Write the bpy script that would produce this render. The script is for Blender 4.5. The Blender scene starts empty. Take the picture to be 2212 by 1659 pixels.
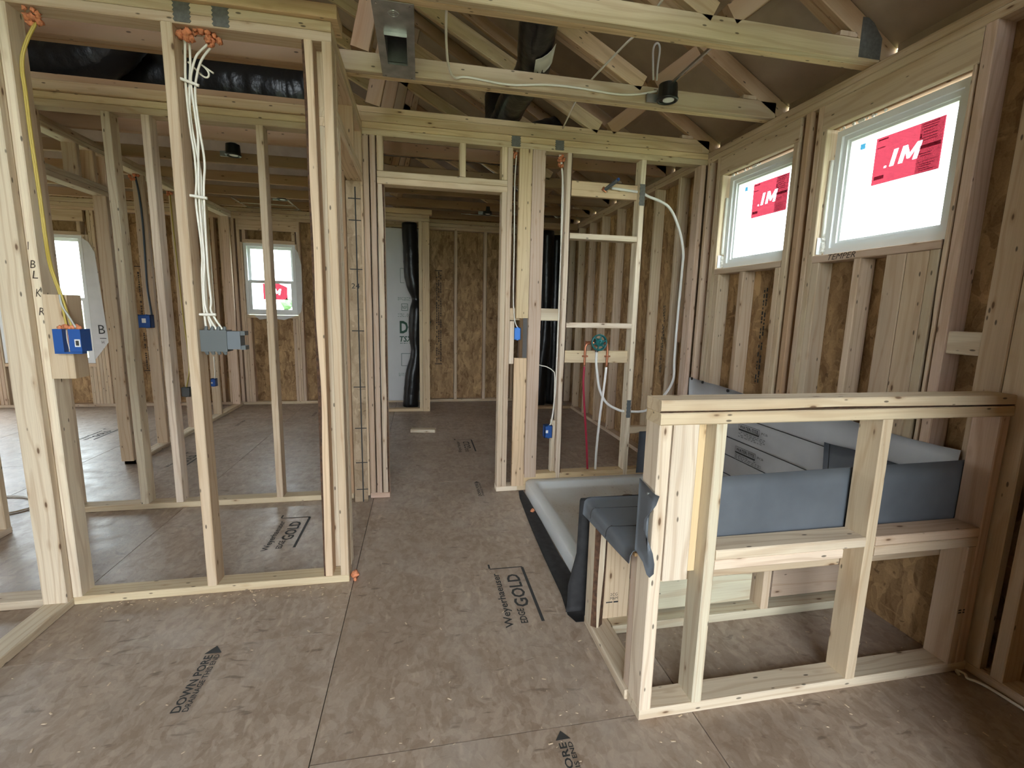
import bpy, math, random
import numpy as np
from mathutils import Vector, Matrix
random.seed(11)
SC = bpy.context.scene
COL = SC.collection
# ------------------------------------------------------------------ camera, sky, exposure
cd = bpy.data.cameras.new('camera'); cam = bpy.data.objects.new('camera', cd); COL.objects.link(cam)
cd.sensor_width = 36.0; cd.lens = 1011.26 * 36.0 / 2212.0; cd.clip_start = 0.02; cd.clip_end = 400
yw, pt, rl = (math.radians(a) for a in (11.24406, -8.92668, 1.32818))
fw = Vector((math.sin(yw)*math.cos(pt), math.cos(yw)*math.cos(pt), math.sin(pt)))
r0 = Vector((math.cos(yw), -math.sin(yw), 0)); u0 = r0.cross(fw)
rr = r0*math.cos(rl) + u0*math.sin(rl); uu = -r0*math.sin(rl) + u0*math.cos(rl)
M = Matrix((rr, uu, -fw)).transposed().to_4x4(); M.translation = (0, 0, 1.324); cam.matrix_world = M
SC.camera = cam
w = bpy.data.worlds.new('overcast_sky'); SC.world = w; w.use_nodes = True
bg = w.node_tree.nodes['Background']; bg.inputs[0].default_value = (0.86, 0.935, 1.0, 1); bg.inputs[1].default_value = 5.0
SC.view_settings.view_transform = 'Standard'; SC.view_settings.look = 'None'; SC.view_settings.gamma = 1.0
SC.view_settings.use_curve_mapping = False; SC.view_settings.exposure = 1.5
SC.cycles.max_bounces = 9; SC.cycles.diffuse_bounces = 6; SC.cycles.glossy_bounces = 3
SC.cycles.transparent_max_bounces = 10; SC.cycles.caustics_reflective = False; SC.cycles.caustics_refractive = False

# ------------------------------------------------------------------ materials
def newmat(name):
    m = bpy.data.materials.new(name); m.use_nodes = True
    nt = m.node_tree; b = nt.nodes['Principled BSDF']
    return m, nt, b
def N(nt, typ, **kw):
    n = nt.nodes.new(typ)
    for k, v in kw.items():
        if k in n.inputs.keys() if isinstance(k, str) else False: n.inputs[k].default_value = v
        else: setattr(n, k, v)
    return n
def link(nt, a, b): nt.links.new(a, b)
def mapping(nt, src, scale, rot=(0, 0, 0), loc=(0, 0, 0)):
    n = nt.nodes.new('ShaderNodeMapping'); n.inputs['Scale'].default_value = scale
    n.inputs['Rotation'].default_value = rot; n.inputs['Location'].default_value = loc
    link(nt, src, n.inputs['Vector']); return n.outputs[0]
def noise(nt, vec, scale=1.0, detail=2.0, rough=.5, dist=0.0):
    n = nt.nodes.new('ShaderNodeTexNoise'); n.inputs['Scale'].default_value = scale
    n.inputs['Detail'].default_value = detail; n.inputs['Roughness'].default_value = rough
    n.inputs['Distortion'].default_value = dist; link(nt, vec, n.inputs['Vector']); return n
def voro(nt, vec, scale=1.0, rnd=1.0):
    n = nt.nodes.new('ShaderNodeTexVoronoi'); n.inputs['Scale'].default_value = scale
    n.inputs['Randomness'].default_value = rnd; link(nt, vec, n.inputs['Vector']); return n
def ramp(nt, src, p0, p1, c0=(0, 0, 0, 1), c1=(1, 1, 1, 1)):
    n = nt.nodes.new('ShaderNodeValToRGB'); e = n.color_ramp.elements
    e[0].position = p0; e[1].position = p1; e[0].color = c0; e[1].color = c1
    link(nt, src, n.inputs[0]); return n.outputs[0]
def math_(nt, op, a, b=None):
    n = nt.nodes.new('ShaderNodeMath'); n.operation = op
    for i, x in enumerate((a, b)):
        if x is None: continue
        if isinstance(x, (int, float)): n.inputs[i].default_value = x
        else: link(nt, x, n.inputs[i])
    return n.outputs[0]
def mix(nt, fac, a, b, mode='MIX'):
    n = nt.nodes.new('ShaderNodeMix'); n.data_type = 'RGBA'; n.blend_type = mode
    for i, x in ((0, fac), (6, a), (7, b)):
        if isinstance(x, (int, float)): n.inputs[i].default_value = x
        elif isinstance(x, tuple): n.inputs[i].default_value = x if len(x) == 4 else (*x, 1)
        else: link(nt, x, n.inputs[i])
    return n.outputs[2]
def bump(nt, b, h, strength, dist=.002):
    n = nt.nodes.new('ShaderNodeBump'); n.inputs['Strength'].default_value = strength; n.inputs['Distance'].default_value = dist
    link(nt, h, n.inputs['Height']); link(nt, n.outputs[0], b.inputs['Normal'])
def plain(name, col, rough=.5, metal=0.0, spec=None, var=0.0, vscale=20.0, bmp=0.0):
    m, nt, b = newmat(name)
    b.inputs['Base Color'].default_value = (*col, 1); b.inputs['Roughness'].default_value = rough; b.inputs['Metallic'].default_value = metal
    if spec is not None: b.inputs['Specular IOR Level'].default_value = spec
    if var or bmp:
        tc = nt.nodes.new('ShaderNodeTexCoord'); nz = noise(nt, tc.outputs['Object'], vscale, 4)
        if var:
            f = ramp(nt, nz.outputs[0], .3, .7)
            link(nt, mix(nt, f, tuple(c*(1-var) for c in col), tuple(min(1, c*(1+var)) for c in col)), b.inputs['Base Color'])
        if bmp: bump(nt, b, nz.outputs[0], bmp, .01)
    return m

def lumber_mat():
    m, nt, b = newmat('lumber')
    at = nt.nodes.new('ShaderNodeAttribute'); at.attribute_name = 'gc'; v = at.outputs['Vector']
    oi = nt.nodes.new('ShaderNodeObjectInfo')
    sx = nt.nodes.new('ShaderNodeSeparateXYZ'); link(nt, v, sx.inputs[0])
    warp = noise(nt, mapping(nt, v, (1.3, 11, 11)), 1.0, 2).outputs[0]
    ringv = math_(nt, 'ADD', math_(nt, 'MULTIPLY', sx.outputs[1], 210.0), math_(nt, 'MULTIPLY', sx.outputs[2], 90.0))
    ringv = math_(nt, 'ADD', ringv, math_(nt, 'MULTIPLY', warp, 22.0))
    ring = math_(nt, 'SINE', ringv)
    rf = math_(nt, 'MULTIPLY', ramp(nt, ring, .30, .95), .30)
    fib = noise(nt, mapping(nt, v, (5, 320, 320)), 1.0, 3).outputs[0]
    base = oi.outputs['Color']
    c = mix(nt, rf, base, (0.36, 0.205, 0.095))
    c = mix(nt, math_(nt, 'MULTIPLY', ramp(nt, fib, .42, .75), .22), c, (0.30, 0.185, 0.10))
    st = noise(nt, mapping(nt, v, (1.1, 6, 6), loc=(5, 3, 1)), 1.0, 3).outputs[0]
    c = mix(nt, math_(nt, 'MULTIPLY', ramp(nt, st, .48, .72), .38), c, (0.30, 0.22, 0.165))
    st2 = noise(nt, mapping(nt, v, (.9, 5, 5), loc=(15, 33, 11)), 1.0, 2).outputs[0]
    c = mix(nt, math_(nt, 'MULTIPLY', ramp(nt, st2, .52, .75), .35), c, (0.66, 0.56, 0.42))
    kn = voro(nt, mapping(nt, v, (5.2, 15, 15)), 1.0).outputs['Distance']
    halo = ramp(nt, kn, .05, .19, (1, 1, 1, 1), (0, 0, 0, 1))
    c = mix(nt, math_(nt, 'MULTIPLY', halo, .45), c, (0.30, 0.16, 0.07))
    core = ramp(nt, kn, .05, .085, (1, 1, 1, 1), (0, 0, 0, 1))
    c = mix(nt, math_(nt, 'MULTIPLY', core, .85), c, (0.10, 0.05, 0.025))
    nl = voro(nt, mapping(nt, v, (9, 26, 26), loc=(3, 7, 9)), 1.0).outputs['Distance']
    c = mix(nt, math_(nt, 'MULTIPLY', ramp(nt, nl, .07, .11, (1, 1, 1, 1), (0, 0, 0, 1)), .8), c, (0.05, 0.035, 0.025))
    link(nt, c, b.inputs['Base Color']); b.inputs['Roughness'].default_value = .72; b.inputs['Specular IOR Level'].default_value = .25
    bump(nt, b, fib, .25, .001)
    return m
def osb_mat(name, c0, c1, dark, streak, sheen=False):
    m, nt, b = newmat(name)
    tc = nt.nodes.new('ShaderNodeTexCoord'); oi = nt.nodes.new('ShaderNodeObjectInfo')
    v0 = nt.nodes.new('ShaderNodeVectorMath'); v0.operation = 'ADD'; link(nt, tc.outputs['Object'], v0.inputs[0])
    cr = nt.nodes.new('ShaderNodeCombineXYZ'); rnd = math_(nt, 'MULTIPLY', oi.outputs['Random'], 37.0)
    for i in range(3): link(nt, rnd, cr.inputs[i])
    link(nt, cr.outputs[0], v0.inputs[1]); v = v0.outputs[0]
    dn = noise(nt, v, 6.0, 2); vd = nt.nodes.new('ShaderNodeVectorMath'); vd.operation = 'MULTIPLY_ADD'
    link(nt, dn.outputs['Color'], vd.inputs[0]); vd.inputs[1].default_value = (.09, .09, .09); link(nt, v, vd.inputs[2]); vv = vd.outputs[0]
    s = streak
    a1 = voro(nt, mapping(nt, vv, s[0], (0.5, .3, .7)), 1.0).outputs['Color']
    a2 = voro(nt, mapping(nt, vv, s[1], (-.4, .6, -.5)), 1.0).outputs['Color']
    a3 = voro(nt, mapping(nt, vv, s[2], (.2, -.5, 1.9)), 1.0).outputs['Color']
    g = []
    for a in (a1, a2, a3):
        q = nt.nodes.new('ShaderNodeSeparateColor'); link(nt, a, q.inputs[0]); g.append(q.outputs[0])
    t = math_(nt, 'MULTIPLY', math_(nt, 'ADD', math_(nt, 'ADD', g[0], g[1]), g[2]), .3333)
    fine = noise(nt, v, 130.0, 3).outputs[0]
    t2 = math_(nt, 'ADD', math_(nt, 'MULTIPLY', t, .75), math_(nt, 'MULTIPLY', fine, .25))
    c = mix(nt, ramp(nt, t2, .25, .75), c0, c1)
    big = noise(nt, v, 1.4, 3).outputs[0]
    c = mix(nt, math_(nt, 'MULTIPLY', ramp(nt, big, .40, .68), .35), c, dark)
    ds = noise(nt, mapping(nt, vv, (9, 34, 34), (0, .2, .85)), 1.0, 3).outputs[0]
    c = mix(nt, math_(nt, 'MULTIPLY', ramp(nt, ds, .64, .72), .6), c, tuple(.45*x for x in dark))
    lt = noise(nt, mapping(nt, vv, (30, 8, 30), (0, .1, .5), (4, 2, 8)), 1.0, 3).outputs[0]
    c = mix(nt, math_(nt, 'MULTIPLY', ramp(nt, lt, .62, .74), .35), c, tuple(min(1, 1.5*x) for x in c1))
    if sheen:
        du = noise(nt, mapping(nt, v, (3.1, 2.2, 3), (0, 0, .6), (9, 4, 2)), 1.0, 5, .65).outputs[0]
        c = mix(nt, math_(nt, 'MULTIPLY', ramp(nt, du, .48, .70), .40), c, (.50, .45, .40))
    link(nt, c, b.inputs['Base Color'])
    if sheen:
        rr_ = noise(nt, v, 9.0, 4).outputs[0]
        link(nt, ramp(nt, rr_, .25, .75, (.30, .30, .30, 1), (.52, .52, .52, 1)), b.inputs['Roughness']); b.inputs['Specular IOR Level'].default_value = .5
    else: b.inputs['Roughness'].default_value = .7; b.inputs['Specular IOR Level'].default_value = .25
    hh = math_(nt, 'ADD', math_(nt, 'MULTIPLY', t, .7), math_(nt, 'MULTIPLY', fine, .3))
    bump(nt, b, hh, .38 if sheen else .35, .003)
    return m
LUM = lumber_mat()
OSBW = osb_mat('osb_sheathing', (.20, .115, .052), (.53, .35, .175), (.20, .105, .048), ((16, 16, 6), (20, 20, 7), (40, 40, 14)))
OSBF = osb_mat('osb_subfloor', (.280, .208, .154), (.425, .340, .270), (.215, .150, .107), ((26, 26, 60), (38, 14, 60), (60, 40, 60)), True)
OSBS = osb_mat('weathered_osb', (.30, .215, .135), (.50, .385, .265), (.25, .17, .10), ((16, 16, 6), (20, 20, 7), (40, 40, 14)))
BARK = plain('bark', (.085, .042, .022), .9, var=.5, vscale=60)
BLK = plain('black_duct_film', (.010, .010, .011), .30, spec=.35, bmp=.35, vscale=26)
BLACK = plain('black_plastic', (.012, .012, .012), .35)
GALV = plain('galvanized_steel', (.42, .43, .42), .38, .9, var=.25, vscale=14)
PLATE = plain('nail_plate_steel', (.13, .13, .12), .6, .3, var=.2, vscale=60)
BLUE = plain('blue_box_plastic', (.018, .085, .32), .42)
BLUEL = plain('bright_blue_plastic', (.03, .20, .68), .4)
GRAY = plain('gray_box_plastic', (.10, .112, .115), .5)
WHITE = plain('white_cable_jacket', (.80, .77, .70), .45)
YEL = plain('yellow_cable_jacket', (.48, .36, .07), .45)
NAVY = plain('dark_cable_jacket', (.04, .055, .075), .5)
REDP = plain('red_pex', (.35, .02, .05), .35)
PEX = plain('white_pex', (.78, .77, .74), .35)
COP = plain('copper', (.50, .20, .11), .35, .75)
TEAL = plain('green_guard_plastic', (.010, .125, .125), .3)
VINYL = plain('white_vinyl', (.78, .80, .80), .35)
FOAM = plain('orange_foam', (.62, .23, .11), .8, var=.3, vscale=70, bmp=.5)
WFOAM = plain('white_foam', (.75, .74, .68), .7, bmp=.4, vscale=50)
LINER = plain('dark_gray_membrane', (.105, .118, .135), .5, var=.14, vscale=7)
LINERP = plain('light_gray_membrane', (.47, .475, .49), .42, var=.08, vscale=5)
FELT = plain('black_felt', (.022, .021, .022), .85, var=.4, vscale=25)
INK = plain('black_ink', (.035, .036, .036), .8)
INKB = plain('brown_black_ink', (.05, .033, .025), .8)
GREEN = plain('green_ink', (.03, .085, .06), .8)
PAPER = plain('white_paper', (.75, .75, .73), .6)
ROOF = plain('roof_sheathing', (.36, .275, .20), .55, var=.12, vscale=6)
FOIL = plain('white_faced_board', (.50, .50, .49), .45, var=.05, vscale=3)
WRAP = plain('white_housewrap', (.62, .61, .60), .5, var=.06, vscale=8)
GRASS = plain('grass', (.27, .32, .17), .9, var=.3, vscale=.6)
LEAF = plain('tree_leaves', (.10, .19, .08), .8, var=.4, vscale=2.5)
CHROME = plain('steel_bar', (.6, .6, .6), .25, 1.0)
DEBRIS = plain('wood_chip', (.62, .50, .36), .8)
def pan_mat():
    m, nt, b = newmat('dusty_white_fiberglass'); tc = nt.nodes.new('ShaderNodeTexCoord'); v = tc.outputs['Object']
    big = noise(nt, v, 2.6, 4).outputs[0]; fine = noise(nt, mapping(nt, v, (60, 38, 40), (0, 0, .5)), 1.0, 3, .7).outputs[0]
    at = nt.nodes.new('ShaderNodeAttribute'); at.attribute_name = 'gc'; sp = nt.nodes.new('ShaderNodeSeparateXYZ'); link(nt, at.outputs['Vector'], sp.inputs[0])
    f1 = math_(nt, 'MULTIPLY', math_(nt, 'ADD', .35, math_(nt, 'MULTIPLY', ramp(nt, big, .35, .66), .65)), sp.outputs[0])
    c = mix(nt, math_(nt, 'MULTIPLY', f1, .85), (.66, .68, .68), (.42, .36, .28))
    f2 = math_(nt, 'MULTIPLY', ramp(nt, fine, .60, .68), math_(nt, 'MULTIPLY', ramp(nt, big, .42, .62), sp.outputs[0]))
    c = mix(nt, math_(nt, 'MULTIPLY', f2, .8), c, (.16, .10, .06))
    link(nt, c, b.inputs['Base Color']); b.inputs['Roughness'].default_value = .35
    return m
PAN = pan_mat()
def clear(name, col, gloss=.06):
    m = bpy.data.materials.new(name); m.use_nodes = True; nt = m.node_tree; nt.nodes.clear()
    o = nt.nodes.new('ShaderNodeOutputMaterial'); t = nt.nodes.new('ShaderNodeBsdfTransparent'); t.inputs[0].default_value = (*col, 1)
    g = nt.nodes.new('ShaderNodeBsdfGlossy'); g.inputs['Roughness'].default_value = .02; mx = nt.nodes.new('ShaderNodeMixShader'); mx.inputs[0].default_value = gloss
    link(nt, t.outputs[0], mx.inputs[1]); link(nt, g.outputs[0], mx.inputs[2]); link(nt, mx.outputs[0], o.inputs[0]); return m
GLASS = clear('window_glass', (.95, .98, .97)); RED = clear('red_film', (.100, .0102, .0155), .02); REDD = clear('dark_red_film', (.45, .25, .30), .0)
CYAN = clear('cyan_film', (.012, .050, .075), .02)

# ------------------------------------------------------------------ object helpers
def root(name, label, cat, loc=(0, 0, 0), group=None, kind=None):
    o = bpy.data.objects.new(name, None); COL.objects.link(o); o.location = loc; o.empty_display_size = .05
    return tag(o, label, cat, group, kind)
def tag(o, label=None, cat=None, group=None, kind=None):
    if label: o['label'] = label
    if cat: o['category'] = cat
    if group: o['group'] = group
    if kind: o['kind'] = kind
    return o
def wloc(o):
    p = Vector(o.location)
    while o.parent: o = o.parent; p += Vector(o.location)
    return p
def mesh_obj(name, verts, faces, mat, parent=None, loc=None, smooth=False, gc=None, fm=None):
    V = np.asarray(verts, float)
    if loc is None: loc = (V.min(0) + V.max(0))/2
    loc = Vector([float(a) for a in loc])
    me = bpy.data.meshes.new(name); me.from_pydata([tuple(p) for p in (V - np.array(loc))], [], faces)
    for mm in (mat if isinstance(mat, (list, tuple)) else [mat]): me.materials.append(mm)
    if fm is not None: me.polygons.foreach_set('material_index', fm)
    if smooth: me.polygons.foreach_set('use_smooth', [True]*len(me.polygons))
    if gc is not None:
        a = me.attributes.new('gc', 'FLOAT_VECTOR', 'POINT'); a.data.foreach_set('vector', np.asarray(gc, np.float32).ravel())
    me.validate(); me.update()
    o = bpy.data.objects.new(name, me); COL.objects.link(o)
    if parent is not None: o.parent = parent; o.location = loc - wloc(parent)
    else: o.location = loc
    return o
class MB:
    def __init__(s): s.v = []; s.f = []; s.m = []
    def add(s, vs, fs, m=0):
        n = len(s.v); s.v += [tuple(map(float, p)) for p in vs]; s.f += [tuple(i+n for i in f) for f in fs]; s.m += [m]*len(fs); return s
    def box(s, x0, x1, y0, y1, z0, z1, m=0):
        vs = [(x, y, z) for x in (x0, x1) for y in (y0, y1) for z in (z0, z1)]
        return s.add(vs, [(0, 1, 3, 2), (4, 6, 7, 5), (0, 4, 5, 1), (2, 3, 7, 6), (0, 2, 6, 4), (1, 5, 7, 3)], m)
    def cyl(s, p0, p1, r0, r1=None, n=16, m=0, cap=True):
        p0, p1 = Vector(p0), Vector(p1); r1 = r0 if r1 is None else r1
        d = (p1-p0).normalized(); a = Vector((0, 0, 1)) if abs(d.z) < .9 else Vector((1, 0, 0)); u = d.cross(a).normalized(); v = d.cross(u)
        vs = [p + (u*math.cos(2*math.pi*i/n) + v*math.sin(2*math.pi*i/n))*r for p, r in ((p0, r0), (p1, r1)) for i in range(n)]
        fs = [(i, (i+1) % n, n+(i+1) % n, n+i) for i in range(n)]
        if cap: fs += [tuple(range(n))[::-1], tuple(range(n, 2*n))]
        return s.add(vs, fs, m)
    def ring(s, c, ax, R, r, n=24, k=8, m=0):
        c = Vector(c); d = Vector(ax).normalized(); a = Vector((0, 0, 1)) if abs(d.z) < .9 else Vector((1, 0, 0)); u = d.cross(a).normalized(); v = d.cross(u)
        vs = []
        for i in range(n):
            t = 2*math.pi*i/n; e = u*math.cos(t) + v*math.sin(t)
            for j in range(k):
                q = 2*math.pi*j/k; vs.append(c + e*(R + r*math.cos(q)) + d*r*math.sin(q))
        fs = [(i*k+j, ((i+1) % n)*k+j, ((i+1) % n)*k+(j+1) % k, i*k+(j+1) % k) for i in range(n) for j in range(k)]
        return s.add(vs, fs, m)
    def blob(s, c, r, seed=0, m=0, sq=(1, 1, 1), n=10, k=7, amp=.3):
        rg = random.Random(seed); ph = [rg.uniform(0, 6) for _ in range(6)]; vs = []; c = Vector(c)
        for j in range(k+1):
            th = math.pi*j/k
            for i in range(n):
                a = 2*math.pi*i/n
                q = r*(1 + amp*(.5*math.sin(3*a+ph[0]+2*th)+.3*math.sin(5*th+ph[1]+a)+.3*math.sin(2*a-4*th+ph[2])))
                vs.append(c + Vector((q*math.sin(th)*math.cos(a)*sq[0], q*math.sin(th)*math.sin(a)*sq[1], q*math.cos(th)*sq[2])))
        fs = [(j*n+i, j*n+(i+1) % n, (j+1)*n+(i+1) % n, (j+1)*n+i) for j in range(k) for i in range(n)]
        return s.add(vs, fs, m)
    def build(s, name, mat, parent=None, smooth=False, loc=None):
        return mesh_obj(name, s.v, s.f, mat, parent, loc, smooth, fm=s.m if isinstance(mat, (list, tuple)) else None)

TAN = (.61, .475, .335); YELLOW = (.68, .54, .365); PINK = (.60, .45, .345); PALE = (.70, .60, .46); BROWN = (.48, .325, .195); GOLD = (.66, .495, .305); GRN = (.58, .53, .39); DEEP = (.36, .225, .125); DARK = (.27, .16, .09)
PAL = [TAN, TAN, YELLOW, PINK, PALE, TAN]
def piece(name, parent, p0, p1, u, ww, hh, col=None, wane=None, ch=.0036, mat=None, bow=0.0):
    """a sawn member from p0 to p1; ww along u, hh across; optional waney (bark) edges."""
    p0, p1, u = Vector(p0), Vector(p1), Vector(u).normalized(); d = (p1-p0); Ln = d.length; d.normalize()
    u = (u - d*u.dot(d)).normalized(); v = d.cross(u)
    ns = 2 if not (wane or bow) else max(6, int(Ln/.07))
    offs = (random.uniform(0, 90), random.uniform(0, 90), random.uniform(0, 90))
    vs, gc, fs, fm = [], [], [], []
    wane = wane or {}
    rg = {k: (random.uniform(0, 6), random.uniform(0, 6), random.uniform(0, 6)) for k in range(4)}
    for i in range(ns):
        t = i/(ns-1); c = p0 + d*(Ln*t) + u*(bow*math.sin(math.pi*t))
        sec = []
        for q, (su, sv) in enumerate(((1, 1), (-1, 1), (-1, -1), (1, -1))):
            e = ch; e2 = ch
            if q in wane:
                a = rg[q]; x = t*Ln
                s = .5+.5*math.sin(2.1*x*2+a[0]); s2 = .5+.5*math.sin(5.3*x+a[1]); s3 = .5+.5*math.sin(11*x+a[2])
                e = wane[q]*(.35+.9*s*s2+.2*s3)+ch; e2 = e*.8
                e = min(e, ww*.8); e2 = min(e2, hh*.6)
            a_ = (su*(ww/2-e), sv*hh/2); b_ = (su*ww/2, sv*(hh/2-e2))
            sec += [b_, a_] if q in (0, 2) else [a_, b_]
        for a, b in sec:
            vs.append(c + u*a + v*b); gc.append((t*Ln+offs[0], a+offs[1], b+offs[2]))
    for i in range(ns-1):
        for k in range(8):
            a = i*8+k; b = i*8+(k+1) % 8; fs.append((a, b, b+8, a+8)); fm.append(1 if (k % 2 == 0 and k//2 in wane) else 0)
    fs += [tuple(range(8))[::-1], tuple(range((ns-1)*8, ns*8))]; fm += [0, 0]
    o = mesh_obj(name, vs, fs, [mat or LUM, BARK], parent, (p0+p1)/2, gc=gc, fm=fm)
    cc = col or random.choice(PAL); j = random.uniform(.90, 1.08)
    o.color = (*(min(1, max(.01, a*j*random.uniform(.97, 1.03))) for a in cc), 1)
    return o
def L(name, parent, x0, x1, y0, y1, z0, z1, col=None, wane=None, **kw):
    dx, dy, dz = x1-x0, y1-y0, z1-z0; cx, cy, cz = (x0+x1)/2, (y0+y1)/2, (z0+z1)/2; m = max(dx, dy, dz)
    if m == dz: return piece(name, parent, (cx, cy, z0), (cx, cy, z1), (1, 0, 0), dx, dy, col, wane, **kw)
    if m == dx: return piece(name, parent, (x0, cy, cz), (x1, cy, cz), (0, 1, 0), dy, dz, col, wane, **kw)
    return piece(name, parent, (cx, y0, cz), (cx, y1, cz), (1, 0, 0), dx, dz, col, wane, **kw)
def smooth_path(pts, n=6):
    P = [Vector(p) for p in pts]
    if len(P) < 3: return P
    P = [P[0]*2-P[1]] + P + [P[-1]*2-P[-2]]; out = []
    for i in range(1, len(P)-2):
        a, b, c, d = P[i-1:i+3]
        for k in range(n):
            t = k/n; out.append(.5*((2*b) + (c-a)*t + (2*a-5*b+4*c-d)*t*t + (3*b-a-3*c+d)*t**3))
    return out + [P[-2]]
def tube(name, pts, r, mat, parent=None, sides=8, n=6, wrinkle=0.0, flat=1.0, rfun=None):
    P = smooth_path(pts, n); vs, fs = [], []; u = None; rg = random.Random(len(pts)*7+int(r*1e4))
    for i, p in enumerate(P):
        d = (P[min(i+1, len(P)-1)]-P[max(i-1, 0)]).normalized()
        if u is None: u = d.cross(Vector((0, 0, 1)) if abs(d.z) < .9 else Vector((1, 0, 0))).normalized()
        u = (u - d*u.dot(d)).normalized(); v = d.cross(u); rad = r*(rfun(i/(len(P)-1)) if rfun else 1)
        w1 = rg.uniform(-1, 1)
        for k in range(sides):
            a = 2*math.pi*k/sides
            q = rad*(1 + wrinkle*(.5*w1 + .5*math.sin(3*a+i*1.7)*math.sin(i*.9+a) + .3*rg.uniform(-1, 1)))
            vs.append(p + u*math.cos(a)*q + v*math.sin(a)*q*flat)
    m = len(P)
    for i in range(m-1):
        for k in range(sides):
            a = i*sides+k; b = i*sides+(k+1) % sides; fs.append((a, b, b+sides, a+sides))
    fs += [tuple(range(sides))[::-1], tuple(range((m-1)*sides, m*sides))]
    return mesh_obj(name, vs, fs, mat, parent, None, True)
def text(parent, body, o, xd, yd, wd, ht, mat, name='printed_text', lift=.0012, shear=0.0, label=None, bold=0.0):
    """printed lettering: baseline corner o, reading direction xd, letter-up yd, fitted to wd x ht."""
    c = bpy.data.curves.new('lettering', 'FONT'); c.body = body; c.resolution_u = 2; c.shear = shear; c.offset = bold
    t = bpy.data.objects.new('lettering', c); COL.objects.link(t)
    dg = bpy.context.evaluated_depsgraph_get(); me = t.evaluated_get(dg).to_mesh()
    V = np.array([v.co[:] for v in me.vertices]); F = [tuple(p.vertices) for p in me.polygons]; t.evaluated_get(dg).to_mesh_clear()
    COL.objects.unlink(t); bpy.data.objects.remove(t); bpy.data.curves.remove(c)
    mn, mx = V.min(0), V.max(0); xd, yd = np.array(xd, float), np.array(yd, float); nn = np.cross(xd, yd)
    P = np.array(o) + np.outer((V[:, 0]-mn[0])/(mx[0]-mn[0])*wd, xd) + np.outer((V[:, 1]-mn[1])/max(1e-6, mx[1]-mn[1])*ht, yd) + nn*lift
    ob = mesh_obj(name, P, F, mat, parent)
    if label: ob['label'] = label
    return ob
def strokes(parent, o, xd, yd, lines, mat, name='printed_mark', lift=.0012):
    """flat printed bars: (x0,y0,x1,y1,width) in the plane of xd, yd from o"""
    b = MB(); o = np.array(o, float); xd = np.array(xd, float); yd = np.array(yd, float); nn = np.cross(xd, yd)
    for x0, y0, x1, y1, wd in lines:
        d = np.array((x1-x0, y1-y0)); d = d/np.linalg.norm(d); n = np.array((-d[1], d[0]))*wd/2
        q = [(x0-n[0], y0-n[1]), (x1-n[0], y1-n[1]), (x1+n[0], y1+n[1]), (x0+n[0], y0+n[1])]
        b.add([o + xd*a + yd*c + nn*lift for a, c in q], [(0, 1, 2, 3)])
    return b.build(name, mat, parent)
def scribble(parent, o, xd, yd, wd, ht, rows, mat, name='printed_text', seed=0, lift=.0012):
    rg = random.Random(seed); ln = []
    for i in range(rows):
        y = ht*(i+.5)/rows; x = 0
        while x < wd:
            s = rg.uniform(.012, .03)
            if rg.random() < .8 or not ln: ln.append((x, y, min(wd, x+s), y, ht/rows*rg.uniform(.4, .62)))
            x += s + rg.uniform(.004, .012)
    return strokes(parent, o, xd, yd, ln, mat, name, lift)
def nail_plate(parent, o, xd, yd, wd, ht, name='nail_plate', mat=PLATE):
    n = 9; o = Vector(o); xd = Vector(xd); yd = Vector(yd); nn = xd.cross(yd)*.002; a = []; z = wd*.05
    for i in range(n+1): a.append((wd + (z if i % 2 else -z), ht*i/n))
    for i in range(n, -1, -1): a.append((-z if i % 2 else z, ht*i/n))
    k = len(a); vs = [o+xd*x+yd*y for x, y in a] + [o+xd*x+yd*y+nn for x, y in a]
    fs = [tuple(range(k, 2*k)), tuple(range(k))[::-1]] + [(i, (i+1) % k, k+(i+1) % k, k+i) for i in range(k)]
    return mesh_obj(name, vs, fs, mat, parent)
X_, Y_, Z_ = (1, 0, 0), (0, 1, 0), (0, 0, 1); NX, NY = (-1, 0, 0), (0, -1, 0)

# ------------------------------------------------------------------ the setting: ground, floor
g = mesh_obj('ground', [(-90, -90, -.9), (90, -90, -.9), (90, 140, -.9), (-90, 140, -.9)], [(0, 1, 2, 3)], GRASS); tag(g, 'pale green grass outside beyond the windows', 'ground', kind='structure')
floor = root('floor', 'brown strand board subfloor of large butted panels', 'floor', (0, 0, 0), kind='structure')
XS = [-8.52, -7.62, -6.401, -5.182, -3.963, -2.744, -1.525, -.326, .893, 2.112]
YB = {-.326: [-3.2, -1.18, 1.262, 3.503, 5.94, 6.79], -1.525: [-3.2, -.593, 1.8455, 4.284, 6.722, 6.79], -2.744: [-3.2, -1.45, .99, 3.43, 5.868, 6.79], .893: [-3.2, -2.24, .20, 2.638, 5.076, 6.79]}
G = .0016
for i in range(len(XS)-1):
    yb = YB.get(XS[i], [-3.2, -.6 + (i % 2)*1.2, 1.84+(i % 2)*1.2, 4.28+(i % 2)*1.2, 6.79])
    for a, b in zip(yb[:-1], yb[1:]):
        dz = random.uniform(-.0012, 0)
        x1 = XS[i+1] if i < len(XS)-2 else 2.146
        o = MB().box(XS[i]+G, x1-G, a+G, b-G, -.02+dz, dz).build('floor_panel', OSBF, floor, loc=(XS[i], a, 0))
jm = MB().box(-8.52, 2.146, -3.2, 6.79, -.06, -.0202).build('floor_underlay', FELT, floor)
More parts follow.
